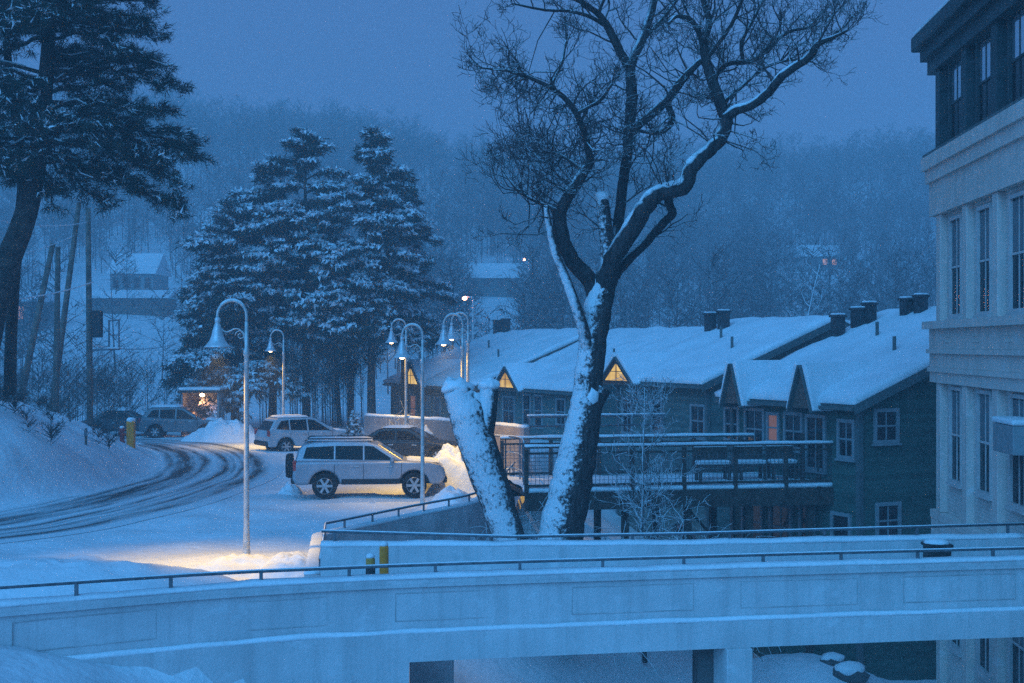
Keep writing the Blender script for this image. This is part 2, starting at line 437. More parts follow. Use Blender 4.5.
def road_material():
    m, nt, b, N, L = newmat('packed_snow_road')
    uv = N.new('ShaderNodeUVMap'); uv.uv_map = 'UVMap'
    sp = N.new('ShaderNodeSeparateXYZ'); L.new(uv.outputs[0], sp.inputs[0])
    # wobble across
    mp = N.new('ShaderNodeMapping'); mp.inputs['Scale'].default_value = (1.2, 0.25, 1); L.new(uv.outputs[0], mp.inputs[0])
    no = N.new('ShaderNodeTexNoise'); no.inputs['Scale'].default_value = 1.0; no.inputs['Detail'].default_value = 3; L.new(mp.outputs[0], no.inputs['Vector'])
    ad = N.new('ShaderNodeMath'); ad.operation = 'MULTIPLY_ADD'; ad.inputs[1].default_value = 0.5; L.new(no.outputs['Fac'], ad.inputs[0]); L.new(sp.outputs[0], ad.inputs[2])
    n2 = N.new('ShaderNodeTexNoise'); n2.inputs['Scale'].default_value = 1.0; n2.inputs['Detail'].default_value = 6; n2.inputs['Roughness'].default_value = 0.65
    mp2 = N.new('ShaderNodeMapping'); mp2.inputs['Scale'].default_value = (2.5, 0.22, 1); L.new(uv.outputs[0], mp2.inputs[0]); L.new(mp2.outputs[0], n2.inputs['Vector'])
    total = None
    for pos, w, gain in ((0.95, 0.30, 1.1), (1.55, 0.14, 0.85), (2.25, 0.22, 0.9), (3.10, 0.22, 0.95), (3.75, 0.42, 1.35), (4.4, 0.20, 0.95), (1.9, 0.09, 0.6), (4.95, 0.11, 0.6)):
        sb = N.new('ShaderNodeMath'); sb.operation = 'SUBTRACT'; sb.inputs[1].default_value = pos + 0.25; L.new(ad.outputs[0], sb.inputs[0])
        ab = N.new('ShaderNodeMath'); ab.operation = 'ABSOLUTE'; L.new(sb.outputs[0], ab.inputs[0])
        mr = N.new('ShaderNodeMapRange'); mr.inputs[1].default_value = w * 1.6; mr.inputs[2].default_value = 0.0; mr.inputs[3].default_value = 0.0; mr.inputs[4].default_value = gain
        L.new(ab.outputs[0], mr.inputs[0])
        if total is None: total = mr.outputs[0]
        else:
            mxm = N.new('ShaderNodeMath'); mxm.operation = 'MAXIMUM'; L.new(total, mxm.inputs[0]); L.new(mr.outputs[0], mxm.inputs[1]); total = mxm.outputs[0]
    k = N.new('ShaderNodeMapRange'); k.inputs[1].default_value = 0.38; k.inputs[2].default_value = 0.62; k.inputs[3].default_value = 0.35; k.inputs[4].default_value = 1.3
    L.new(n2.outputs['Fac'], k.inputs[0])
    mu = N.new('ShaderNodeMath'); mu.operation = 'MULTIPLY'; mu.use_clamp = True; L.new(total, mu.inputs[0]); L.new(k.outputs[0], mu.inputs[1])
    mx = N.new('ShaderNodeMix'); mx.data_type = 'RGBA'
    mx.inputs[6].default_value = (0.72, 0.75, 0.78, 1); mx.inputs[7].default_value = (0.050, 0.050, 0.054, 1)
    L.new(mu.outputs[0], mx.inputs[0]); L.new(mx.outputs[2], b.inputs['Base Color'])
    b.inputs['Roughness'].default_value = 0.7
    bp = N.new('ShaderNodeBump'); bp.inputs['Strength'].default_value = 0.5; bp.inputs['Distance'].default_value = 0.04; bp.invert = True
    L.new(mu.outputs[0], bp.inputs['Height']); L.new(bp.outputs[0], b.inputs['Normal'])
    return m
M['road'] = road_material()
for k_ in ('bulb', 'far_light', 'lit_yellow', 'lit_pink', 'lit_orange'):
    M[k_].cycles.emission_sampling = 'NONE'

# ------------------------------------------------------------------ ground sheet
LOT, LOW = -4.8, -10.3
NEAR_PATH = [(-40, 3.5), (-13, 17.6), (-7.42, 20.6), (-3.07, 22.7), (3.18, 24.06), (9.04, 25.1), (10.25, 25.3)]
def near_y(x): return interp(x, [p[0] for p in NEAR_PATH], [p[1] for p in NEAR_PATH])
def x_edge(y): return interp(y, [20, 27, 33, 39.8, 50, 56, 62, 72, 90], [-3.7, -3.75, -4.35, -1.0, 0.1, 0.6, 1.5, 3.0, 8.0])
# road centre line
ROAD_PX = [(-330, 560), (-160, 545), (0, 528), (60, 517), (120, 504), (170, 489), (205, 476), (214, 464), (207, 454), (188, 446.5), (160, 441), (110, 438), (40, 436)]
ROAD = []
for (px, py) in ROAD_PX:
    d = -LOT * F / (py - HY); ROAD.append(Vector((X_at(px, d), d, 0)))
def catmull(pts, n):
    out = []
    P_ = [pts[0] * 2 - pts[1]] + list(pts) + [pts[-1] * 2 - pts[-2]]
    for i in range(1, len(P_) - 2):
        p0, p1, p2, p3 = P_[i - 1:i + 3]
        for k in range(n):
            t = k / n
            out.append(0.5 * ((2 * p1) + (p2 - p0) * t + (2 * p0 - 5 * p1 + 4 * p2 - p3) * t * t + (3 * p1 - p0 - 3 * p2 + p3) * t ** 3))
    out.append(Vector(pts[-1]))
    return out
ROAD_C = catmull(ROAD, 10)
ROAD_NP = np.array([(p.x, p.y) for p in ROAD_C])
ROAD_HALF = 2.7
def road_dist(x, y):
    return float(np.sqrt(((ROAD_NP - (x, y)) ** 2).sum(1)).min())

def ground_z(x, y):
    big = sstep(112, 590, y + 30 * nz(x * 0.01, y * 0.01, 3))
    amp = interp(x, [-140, -60, 20, 140], [86, 80, 62, 70])
    ny = near_y(x)
    if y < ny and x < 12:                                   # camera side of the bridge: snow bank falling to the right
        z = interp(x, [-30, -12, -7.5, -4.8, -2, 2, 6], [-2.8, -3.4, -4.25, -5.2, -7.0, -9.4, LOW])
        return z + 0.10 * nz(x * 0.9, y * 0.9) + 0.05 * nz(x * 3, y * 3)
    xe = x_edge(y)
    if x > xe:
        z = max(LOW, -5.9 - 0.55 * (x - xe)) if y < 66 else lerp(max(LOW, -5.9 - 0.55 * (x - xe)), LOT - 1.0, sstep(66, 84, y))
        z += 0.12 * nz(x * 0.5, y * 0.5) + 0.10 * nz(x * 1.7, y * 1.7) + 0.06 * nz(x * 3.6, y * 3.6)
        z += 1.5 * math.exp(-((x - 8.2) / 2.6) ** 2 - ((y - 40.5) / 3.0) ** 2)
    else:
        z = LOT - 0.25 * sstep(60, 85, y)
        rd = road_dist(x, y) if (y < 90 and x < 0) else 99
        k = sstep(ROAD_HALF - 0.2, ROAD_HALF + 1.2, rd)
        z += k * (0.07 * nz(x * 0.7, y * 0.7) + 0.035 * nz(x * 2.5, y * 2.5))
        # bank inside the bend
        sl = interp(y, [30, 38, 45, 52, 60, 66, 72], [1.05, 1.05, 1.05, 0.66, 0.42, 0.22, 0.0])
        xi = interp(y, [28, 36, 40, 42, 45, 47, 50, 53, 56, 60, 63, 66], [-28.5, -20.5, -17.3, -15.3, -13.75, -13.3, -13.2, -13.4, -13.7, -14.6, -15.8, -18])
        if x < xi and 24 < y < 72:
            t = xi - x
            h = sl * t * sstep(0, 1.2, t)
            cap = 4.6 + 0.02 * t
            h = cap * (1 - math.exp(-h / cap * 1.15))
            z += h + min(1, t) * (0.20 * nz(x * 0.8, y * 0.8, 5) + 0.13 * nz(x * 2.1, y * 2.1, 2) + 0.08 * nz(x * 4.0, y * 4.0, 8))
    if y > 100:
        z += big * amp + big * 3 * nz(x * 0.03, y * 0.03)
    return z

def ground_hit(px, py):
    d = 120.0
    while d < 560 and ground_z(X_at(px, d), d) < (HY - py) / F * d: d += 1.0
    return d

def axis(parts):
    out = []
    for a, b, st in parts:
        n = max(1, int(round((b - a) / st)))
        out += [a + (b - a) * i / n for i in range(n)]
    out.append(parts[-1][1])
    return out
xs = axis([(-900, -300, 100), (-300, -60, 12), (-60, -26, 2), (-26, 14, 0.33), (14, 40, 2), (40, 300, 12), (300, 900, 100)])
ys = axis([(-60, 8, 8), (8, 17, 1), (17, 52, 0.33), (52, 80, 0.5), (80, 130, 4), (130, 620, 10), (620, 900, 70)])
gb = MB()
for y in ys:
    for x in xs:
        gb.v.append((x, y, ground_z(x, y)))
nx = len(xs)
for j in range(len(ys) - 1):
    for i in range(nx - 1):
        gb.f.append((j * nx + i, j * nx + i + 1, (j + 1) * nx + i + 1, (j + 1) * nx + i))
ground = gb.build('ground', M['snow'], smooth=True, fix=False)
tag(ground, 'snow covered ground, parking area, bank and wooded hillside', 'ground', kind='structure')

# road strip with tyre tracks
rb = MB(); uvs = []
acc = 0.0
NA = 8
for i, p in enumerate(ROAD_C):
    t = (ROAD_C[min(i + 1, len(ROAD_C) - 1)] - ROAD_C[max(i - 1, 0)]).normalized()
    n_ = Vector((-t.y, t.x, 0))
    if i: acc += (p - ROAD_C[i - 1]).length
    for k in range(NA + 1):
        u = k / NA
        q = p + n_ * (u - 0.5) * 2 * ROAD_HALF
        rb.v.append((q.x, q.y, LOT + 0.012 if q.y < 60 else LOT + 0.012 - 0.25 * sstep(60, 85, q.y)))
        uvs.append((u * 2 * ROAD_HALF, acc))
for i in range(len(ROAD_C) - 1):
    for k in range(NA):
        a = i * (NA + 1) + k
        rb.f.append((a, a + 1, a + NA + 2, a + NA + 1))
road = rb.build('road', M['road'], fix=False)
ul = road.data.uv_layers.new(name='UVMap')
for lp in road.data.loops: ul.data[lp.index].uv = uvs[lp.vertex_index]
if road.data.polygons[0].normal.z < 0: road.data.flip_normals()
tag(road, 'packed snow road with dark curving tyre tracks', 'road', kind='structure')

# ------------------------------------------------------------------ haze
hz = MB(); hz.box((0, 410, 49), (1840, 1000, 134))
hm = bpy.data.materials.new('haze'); hm.use_nodes = True
for n in list(hm.node_tree.nodes): hm.node_tree.nodes.remove(n)
ho = hm.node_tree.nodes.new('ShaderNodeOutputMaterial'); pv = hm.node_tree.nodes.new('ShaderNodeVolumePrincipled')
pv.inputs['Color'].default_value = (0.80, 0.91, 0.96, 1); pv.inputs['Density'].default_value = HAZE_DENSITY
pv.inputs['Anisotropy'].default_value = 0.1
hm.node_tree.links.new(pv.outputs[0], ho.inputs['Volume'])
haze = hz.build('haze', hm)
tag(haze, 'falling snow and dusk mist thickening towards the hill', 'haze', kind='stuff')
# ------------------------------------------------------------------ bridge
UP = Vector((0, 0, 1))
def ribbon(path, z0, z1, thick, side=1):
    """closed wall of given thickness following a ground path (list of (x,y)); thickness grows to the `side` (+1 = away from camera)"""
    mb = MB(); n = len(path); ps = [Vector((p[0], p[1], 0)) for p in path]
    z0 = z0 if hasattr(z0, '__len__') else [z0] * n
    z1 = z1 if hasattr(z1, '__len__') else [z1] * n
    for i, p in enumerate(ps):
        t = (ps[min(i + 1, n - 1)] - ps[max(i - 1, 0)]).normalized()
        nn = Vector((-t.y, t.x, 0)) * side
        q = p + nn * thick
        mb.v += [(p.x, p.y, z0[i]), (p.x, p.y, z1[i]), (q.x, q.y, z1[i]), (q.x, q.y, z0[i])]
    for i in range(n - 1):
        a, b = i * 4, i * 4 + 4
        for k in range(4):
            k2 = (k + 1) % 4
            mb.f.append((a + k, a + k2, b + k2, b + k))
    mb.f += [(0, 1, 2, 3), tuple((n - 1) * 4 + k for k in (3, 2, 1, 0))]
    return mb

def snow_strip(path, z, width, h, side=1, seed=0, wob=0.03, n=None, over=0.02):
    """soft ridge of snow lying on a wall top"""
    pts = [Vector((p[0], p[1], 0)) for p in path]
    out = []
    for i in range(len(pts) - 1):
        L = (pts[i + 1] - pts[i]).length
        k = max(1, int(L / 0.3))
        out += [pts[i].lerp(pts[i + 1], j / k) for j in range(k)]
    out.append(pts[-1])
    zz = z if hasattr(z, '__len__') else None
    mb = MB(); m = len(out)
    prof = [(-over, 0.0), (-over - 0.01, 0.55), (0.18, 0.95), (0.5, 1.0), (0.82, 0.95), (1 + over + 0.01, 0.55), (1 + over, 0.0)]
    # profile u is a fraction of width except the overhang which is in metres
    acc = 0; tot = sum((out[i + 1] - out[i]).length for i in range(m - 1))
    for i, p in enumerate(out):
        t = (out[min(i + 1, m - 1)] - out[max(i - 1, 0)]).normalized()
        nn = Vector((-t.y, t.x, 0)) * side
        if i: acc += (p - out[i - 1]).length
        zb = z if zz is None else float(np.interp(acc / tot, np.linspace(0, 1, len(zz)), zz))
        k = 1 + 0.35 * nz(p.x * 1.1 + seed, p.y * 1.1) + 0.25 * nz(p.x * 4 + seed, p.y * 4)
        w_ = wob * nz(p.x * 2.3, p.y * 2.3 + seed)
        for (u, v) in prof:
            q = p + nn * (u * width + (w_ if 0 < u < 1 else w_ * 0.6))
            mb.v.append((q.x, q.y, zb + v * h * max(0.25, k) - (0.004 if v == 0 else 0)))
    c = len(prof)
    for i in range(m - 1):
        for k in range(c):
            k2 = (k + 1) % c
            mb.f.append((i * c + k, i * c + k2, (i + 1) * c + k2, (i + 1) * c + k))
    mb.f += [tuple(range(c)), tuple((m - 1) * c + k for k in reversed(range(c)))]
    return mb

def along(path, step, start=0.0):
    pts = [Vector((p[0], p[1], p[2] if len(p) > 2 else 0)) for p in path]
    out, need = [], start
    for i in range(len(pts) - 1):
        L = (pts[i + 1] - pts[i]).length
        while need <= L:
            out.append(pts[i].lerp(pts[i + 1], need / L)); need += step
        need -= L
    return out

def smooth_path(path, n=6):
    return [(v.x, v.y) for v in catmull([Vector((p[0], p[1], 0)) for p in path], n)]

def handrail(parent, path, ztop, zbase, step, r=0.035, start=0.4, name='handrail', snow=True, rad_n=6):
    pts = [(p[0], p[1], ztop if not callable(ztop) else ztop(p)) for p in path]
    rl = MB().tube(pts, r, rad_n).build(name, M['rail'], parent, smooth=True)
    for q in along(pts, step, start):
        zb = zbase if not callable(zbase) else zbase(q)
        MB().box((q.x, q.y, (q.z + zb) / 2), (0.05, 0.05, max(0.05, q.z - zb - r))).build('post', M['rail'], rl)
    if snow:
        MB().tube([(a, b, c + r * 0.75) for a, b, c in pts], r * 0.62, 5).build('snow', M['snow_cap'], rl, smooth=True)
    return rl

TOP = -3.80
npth = smooth_path(NEAR_PATH[1:], 5)
bridge = thing('road_bridge', 'long snow dusted concrete bridge with panelled parapet crossing the foreground', 'bridge', (0, 24, LOW))
ribbon(npth, -4.66, TOP, 0.34).build('front_parapet', M['concrete'], bridge)
# panel joints on the parapet face: raised strips, groove shade given as darker colour
def path_frame(path, s):
    pts = [Vector((p[0], p[1], 0)) for p in path]
    for i in range(len(pts) - 1):
        L = (pts[i + 1] - pts[i]).length
        if s <= L or i == len(pts) - 2:
            t = (pts[i + 1] - pts[i]) / L
            return pts[i] + t * s, t
        s -= L
tot_n = sum((Vector((*npth[i + 1], 0)) - Vector((*npth[i], 0))).length for i in range(len(npth) - 1))
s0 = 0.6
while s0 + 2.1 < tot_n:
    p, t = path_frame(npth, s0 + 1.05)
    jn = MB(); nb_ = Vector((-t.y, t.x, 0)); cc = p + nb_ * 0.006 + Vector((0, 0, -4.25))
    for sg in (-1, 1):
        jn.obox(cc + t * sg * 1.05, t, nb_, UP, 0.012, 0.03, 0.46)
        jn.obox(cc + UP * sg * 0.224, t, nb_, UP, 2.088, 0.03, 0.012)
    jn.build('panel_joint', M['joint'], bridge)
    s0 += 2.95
# drip moulding under the coping and the fascia beam with its snowy ledge
opth = [(p[0], p[1]) for p in ribbon(npth, 0, 0, -0.14).v[2::4]]
ribbon([(v[0], v[1]) for v in ribbon(npth, 0, 0, -0.05).v[2::4]], -3.93, -3.88, 0.05).build('moulding', M['concrete'], bridge)
XA = -1.66
ya = interp(XA, [p[0] for p in opth], [p[1] for p in opth])
ribbon([(XA, ya)] + [p for p in opth if p[0] > XA], -5.12, -4.66, 0.5).build('fascia_beam', M['concrete'], bridge)
ribbon([p for p in opth if p[0] < XA] + [(XA, ya)], -10.6, -4.66, 1.7).build('abutment', M['concrete'], bridge)
snow_strip(opth, -4.664, 0.14, 0.07, seed=4, wob=0.02, over=0.0).build('ledge_snow', M['snow_cap'], bridge, smooth=True)
snow_strip(npth, TOP - 0.003, 0.34, 0.07, seed=2).build('parapet_snow', M['snow_cap'], bridge, smooth=True)
# deck
fpth = [(-3.63, 26.95), (0, 27.05), (3.5, 27.2), (7, 27.7), (10.25, 28.15)]
dk = MB()
qs = [(-3.63, near_y(-3.63) + 0.3), (0, near_y(0) + 0.3), (3.5, near_y(3.5) + 0.3), (7, near_y(7) + 0.3), (10.25, 25.6)]
for (a, b), (c, d) in zip(qs, fpth):
    dk.v += [(a, b, -4.72), (c, d, -4.72), (a, b, -5.08), (c, d, -5.08)]
for i in range(4):
    a, b = i * 4, i * 4 + 4
    dk.f += [(a, b, b + 1, a + 1), (a + 2, a + 3, b + 3, b + 2), (a, a + 2, b + 2, b), (a + 1, b + 1, b + 3, a + 3)]
dk.f += [(0, 1, 3, 2), (16, 18, 19, 17)]
dk.build('deck', M['snow_cap'], bridge)
ribbon(fpth, -5.08, -3.82, 0.32).build('rear_parapet', M['concrete'], bridge)
snow_strip(fpth, -3.823, 0.32, 0.08, seed=9).build('parapet_snow', M['snow_cap'], bridge, smooth=True)
# columns
MB().box((3.75, 24.38, -7.9), (0.46, 0.9, 5.56), rz=0.2).build('column', M['concrete'], bridge, bevel=0.02)
MB().box((3.45, 24.9, -7.9), (0.5, 0.7, 5.56)).build('column', M['shaded_concrete_and_rock'], bridge, bevel=0.02)  # dark coloured box stands in for the shaded left side of the column
MB().box((-1.42, 25.3, -7.9), (0.74, 0.8, 5.56)).build('column', M['wall_concrete'], bridge, bevel=0.02)
inner = [(v[0], v[1]) for v in ribbon(npth, 0, 0, 0.16).v[2::4]]
handrail(bridge, inner, lambda p: interp(p[0], [-7.4, -3, 9], [-3.54, -3.60, -3.61]), TOP, 1.42, r=0.028, start=0.35)
innerf = [(p[0], p[1] + 0.16) for p in fpth]
handrail(bridge, innerf, lambda p: interp(p[0], [-3.6, -1.7, 0, 3.5, 10], [-3.55, -3.69, -3.67, -3.63, -3.56]), -3.8, 1.9, r=0.028, start=0.25)

# things standing on the bridge deck
def bollard(loc, h, label, m, cap=True, dark=False, group=None):
    t = thing('bollard', label, 'bollard', loc, group=group)
    MB().lathe([(0.085, 0), (0.085, h - 0.03), (0.07, h), (0.0, h + 0.01)], loc, 14).build('post', m, t, smooth=False)
    if dark:
        MB().lathe([(0.088, h * 0.62), (0.088, h * 0.82)], loc, 14).build('band', M['plastic'], t)
    if cap:
        MB().blob((loc[0], loc[1], h + loc[2] + 0.03), (0.085, 0.085, 0.06), 3, 2).build('snow', M['snow_cap'], t, smooth=True)
    return t
bollard((X_at(384, 26.2), 26.2, -4.72), 1.02, 'taller plain yellow bollard, no dark band, behind the bridge parapet', M['yellow'])
bollard((X_at(370.5, 25.8), 25.8, -4.72), 0.86, 'shorter bollard with a dark band standing left of the plain yellow bollard', mat('orange_paint', (0.55, 0.25, 0.05), 0.6), dark=True)
bin_t = thing('litter_bin', 'dark square litter bin with snow on top standing on the bridge', 'bin', (X_at(937, 26.3), 26.3, -4.72))
bx_, by_ = X_at(937, 26.3), 26.3
MB().box((bx_, by_, -4.22), (0.42, 0.42, 1.0)).build('body', M['plastic'], bin_t, bevel=0.03)
MB().box((bx_, by_, -3.69), (0.48, 0.48, 0.06)).build('lid', M['plastic'], bin_t, bevel=0.02)
MB().blob((bx_, by_, -3.66), (0.24, 0.24, 0.09), 8, 2).build('snow', M['snow_cap'], bin_t, smooth=True)

# ------------------------------------------------------------------ retaining wall at the edge of the parking area
rw_path = [(-3.70, 27.4), (-4.33, 33), (-2.6, 36.5), (-1.0, 39.8), (-0.35, 44.5), (0.1, 50)]
rw_s = [rw_path[0]] + smooth_path(rw_path[1:], 5)
rw = thing('retaining_wall', 'grey concrete retaining wall topped by a rail at the parking edge', 'wall', (-2.6, 36.5, LOT))
ribbon(rw_s, -9.5, -4.42, 0.3).build('wall', M['wall_concrete'], rw)
snow_strip(rw_s, -4.424, 0.3, 0.07, seed=11).build('snow', M['snow_cap'], rw, smooth=True)
handrail(rw, [(p[0] - 0.02, p[1] + 0.15) for p in rw_s], -4.16, -4.42, 1.25, r=0.03, start=0.2)
# curved white rail where the wall meets the timber walkway
cr = thing('curved_railing', 'white tubular railing bending round the end of the parking wall', 'railing', (0.2, 44, -4.5))
crp = [(-0.55, 46.2), (0.0, 45.8), (0.26, 45.0), (0.34, 44.0), (0.36, 42.6)]
handrail(cr, smooth_path(crp, 4), -2.95, -4.45, 1.1, r=0.03, name='top_rail')
MB().tube([(x, y, -3.45) for x, y in smooth_path(crp, 4)], 0.022, 6).build('mid_rail', M['pole_metal'], cr)
MB().tube([(x, y, -3.95) for x, y in smooth_path(crp, 4)], 0.022, 6).build('mid_rail', M['pole_metal'], cr)

# low wall in front of the rear townhouses
lw = thing('low_wall', 'plain low concrete wall with snow on top before the rear townhouses', 'wall', (-2, 58, LOT))
lwp = [(-6.6, 63.5), (-3.6, 60.0), (-1.2, 57.0), (0.45, 54.0)]
ribbon(lwp, -6.5, -3.15, 0.25).build('wall', mat('pink_concrete', (0.30, 0.26, 0.26), 0.9, var=0.15, scale=1.2), lw)
snow_strip(lwp, -3.154, 0.25, 0.12, seed=21).build('snow', M['snow_cap'], lw, smooth=True)
lw2 = thing('walkway_fence', 'horizontal railed fence on the walkway under the lit gables', 'fence', (1, 57, -4.4))
fp = [(0.6, 54.2), (3.4, 55.0), (6.0, 55.6)]
for z in (-2.75, -3.1, -3.5):
    MB().tube([(x, y, z) for x, y in fp], 0.04, 5).build('rail', M['rail'], lw2)
for q in along(fp, 1.8, 0.05):
    MB().box((q.x, q.y, -3.6), (0.08, 0.08, 1.75)).build('post', M['rail'], lw2)
snow_strip(fp, -2.71, 0.09, 0.06, seed=5).build('snow', M['snow_cap'], lw2, smooth=True)

# ------------------------------------------------------------------ windows on any wall plane
def window(parent, c, u, n, w, h, cols=2, rows=2, glass='glass', frame='trim', fw=0.11, sill=True, depth=0.08, name='window', mid=True):
    """c centre on the wall plane, u horizontal unit vector, n outward unit normal; frame > pane, sill"""
    c, u, n = Vector(c), Vector(u).normalized(), Vector(n).normalized()
    up = Vector((0, 0, 1))
    mb = MB()
    o = c + n * depth * 0.35
    for sg in (-1, 1):
        mb.obox(o + u * sg * (w / 2 + fw / 2), u, n, up, fw, depth, h + 2 * fw)
        mb.obox(o + up * sg * (h / 2 + fw / 2), u, n, up, w, depth, fw)
    if mid:
        mb.obox(c + n * 0.018, u, n, up, w, 0.045, 0.055)
    for k in range(1, cols):
        mb.obox(c + n * 0.015 + u * (-w / 2 + w * k / cols), u, n, up, 0.045, 0.036, h)
    f = mb.build(name, M[frame], parent)
    MB().obox(c + n * 0.004, u, n, up, w, 0.016, h).build('pane', M[glass], f)
    if sill:
        MB().obox(c + n * (depth * 0.6) - up * (h / 2 + fw + 0.03), u, n, up, w + 2 * fw + 0.1, depth * 1.7, 0.06).build('sill', M[frame], f)
    return f

# ------------------------------------------------------------------ townhouses
TH = R(25)
HU = Vector((math.cos(TH), math.sin(TH), 0))        # from the eave towards the ridge (gable direction)
HV = Vector((-math.sin(TH), math.cos(TH), 0))       # along the eave, away from the camera
UP = Vector((0, 0, 1))
PITCH = 0.40

def townhouse(label, corner, L, run, base, dormers, wins, gable_wins=(), chims=(), sid='siding', snow_t=0.26, back=3.0):
    """corner: near end of the eave line; dormers: (t, width, height, lit); wins: (t, z, w, h, cols, glass) on the eave facade"""
    E = Vector(corner)
    root = thing('townhouse', label, 'house', (E.x, E.y, base))
    ov, og = 0.45, 0.35                                # eave and gable overhang
    w0 = E + HU * ov                                   # wall plane of the facade (at eave height)
    zw = ov * PITCH - 0.06
    # walls: facade + gable ends as one closed prism whose section is the gable outline
    sec = [w0 + HV * og + UP * (base - E.z), w0 + HV * og + UP * zw,
           E + HU * run + HV * og + UP * (run * PITCH - 0.06),
           E + HU * (run + back) + HV * og + UP * (run * PITCH - back * PITCH - 0.06),
           E + HU * (run + back) + HV * og + UP * (base - E.z)]
    wall = MB().prism(sec, HV * (L - 2 * og)).build('wall', M[sid], root)
    # corner boards
    for tt in (og, L - og):
        MB().obox(w0 + HV * tt + UP * ((base - E.z) + zw - 0.02) / 2, HU, HV, UP, 0.16, 0.16, abs(base - E.z) + zw - 0.05).build('corner_board', M['trim_dark'], root)
    # roof slab
    th = 0.2
    def rp(s, t, dz=0.0): return E + HU * s + HV * t + UP * (s * PITCH + dz)
    rf = MB()
    pr = [rp(0, 0, -th), rp(0, 0), rp(run, 0), rp(run + back, 0, -2 * back * PITCH), rp(run + back, 0, -2 * back * PITCH - th), rp(run, 0, -th)]
    rf.prism(pr, HV * L)
    roof = rf.build('roof', M['trim_dark'], root)
    # snow blanket: grid with soft edges
    sb = MB(); ns, nt = 30, max(8, int(L / 0.3))
    tot = run + back
    for i in range(ns + 1):
        for j in range(nt + 1):
            s = -0.06 + (tot + 0.1) * i / ns; t = -0.05 + (L + 0.1) * j / nt
            edge = min(1.0, (s + 0.08) / 0.35, (t + 0.07) / 0.3, (L + 0.07 - t) / 0.3)
            hh = snow_t * (0.55 + 0.45 * math.sqrt(max(0, edge))) + 0.09 * nz(s * 0.7 + E.x, t * 0.7, E.y) + 0.05 * nz(s * 2.2, t * 2.2, E.x)
            z = (s * PITCH if s < run else (2 * run - s) * PITCH)
            if abs(s - run) < 0.6: z -= 0.06
            q = E + HU * s + HV * t + UP * (z + hh)
            sb.v.append(tuple(q))
    for i in range(ns):
        for j in range(nt):
            a = i * (nt + 1) + j
            sb.f.append((a, a + 1, a + nt + 2, a + nt + 1))
    # skirt down to the roof
    rim = [i * (nt + 1) for i in range(ns + 1)] + [ns * (nt + 1) + j for j in range(1, nt + 1)] + [i * (nt + 1) + nt for i in range(ns - 1, -1, -1)] + [j for j in range(nt - 1, 0, -1)]
    base_i = len(sb.v)
    for k in rim:
        i, j = divmod(k, nt + 1)
        s = -0.03 + (tot + 0.04) * i / ns; t = -0.02 + (L + 0.04) * j / nt
        z = (s * PITCH if s < run else (2 * run - s) * PITCH)
        sb.v.append(tuple(E + HU * s + HV * t + UP * (z + 0.012)))
    for k in range(len(rim)):
        k2 = (k + 1) % len(rim)
        sb.f.append((rim[k], rim[k2], base_i + k2, base_i + k))
    sb.build('snow', M['roof_snow'], roof, smooth=True)
    # barge board along the near rake, fascia along the eave
    bb = MB()
    bb.prism([rp(-0.02, -0.045, -th - 0.08), rp(-0.02, -0.045, 0.01), rp(run, -0.045, 0.01), rp(run, -0.045, -th - 0.08)], HV * 0.04)
    bb.build('barge_board', M['trim_dark'], roof)
    # dormer gables rising through the eave
    for (t, w, h, lit) in dormers:
        f0 = w0 - HU * 0.66 + UP * (zw - 0.30)          # the gable front stands a little proud of the wall
        A = f0 + HV * (t - w / 2); B = f0 + HV * (t + w / 2); Cc = f0 + HV * t + UP * h
        reach = (h + 0.2) / PITCH + 0.7
        g = MB().prism([A, B, Cc], HU * 0.80).build('gable', M['brown_shingle'], root)
        # roof planes of the gable, with snow
        d_ = MB()
        for (q0, sgn) in ((A, -1), (B, 1)):
            e = (q0 - Cc); e = e + e.normalized() * 0.16
            nrm = HU.cross(e).normalized()
            if nrm.z < 0: nrm = -nrm
            p0, p1 = Cc + nrm * 0.02, Cc + e + nrm * 0.02
            d_.prism([p0 - HU * 0.14, p1 - HU * 0.14, p1 - HU * 0.14 + nrm * 0.07, p0 - HU * 0.14 + nrm * 0.07], HU * (reach if True else 1))
        d_.build('gable_roof', M['trim_dark'], g)
        s_ = MB()
        for (q0, sgn) in ((A, -1), (B, 1)):
            e = (q0 - Cc); e = e + e.normalized() * 0.13
            nrm = HU.cross(e).normalized()
            if nrm.z < 0: nrm = -nrm
            p0, p1 = Cc + nrm * 0.095, Cc + e + nrm * 0.095
            s_.prism([p0 - HU * 0.10 + nrm * 0.0, p1 - HU * 0.10, p1 - HU * 0.10 + nrm * 0.10, p0 - HU * 0.10 + nrm * 0.2 + UP * 0.05], HU * (reach - 0.05))
        s_.build('gable_snow', M['roof_snow'], g, bevel=0.04)
        if lit:
            k = 0.86
            fc = f0 - HU * 0.03 + HV * t + UP * (h * 0.14)
            pa, pb, pc = fc - HV * w * 0.5 * k * 0.85, fc + HV * w * 0.5 * k * 0.85, fc + UP * h * k * 0.85
            MB().prism([pa, pb, pc], HU * 0.02).build('lit_window', M['lit_yellow'], g)
            fr = MB()
            for a, b in ((pa, pb), (pb, pc), (pc, pa)):
                fr.bar(a - HU * 0.02, b - HU * 0.02, 0.05)
            fr.bar((pa + pb) / 2 - HU * 0.02, pc - HU * 0.02, 0.035)
            fr.bar((pa + pc) / 2 - HU * 0.02, (pb + pc) / 2 - HU * 0.02, 0.03)
            fr.build('window_frame', M['wood_dark'], g)
    for wdef in wins:
        t, z, w, h, cols, gl = wdef[:6]
        window(root, w0 + HV * t + UP * (z - E.z), HV, -HU, w, h, cols, glass=gl, frame=wdef[6] if len(wdef) > 6 else 'trim')
    gp = w0 + HV * og
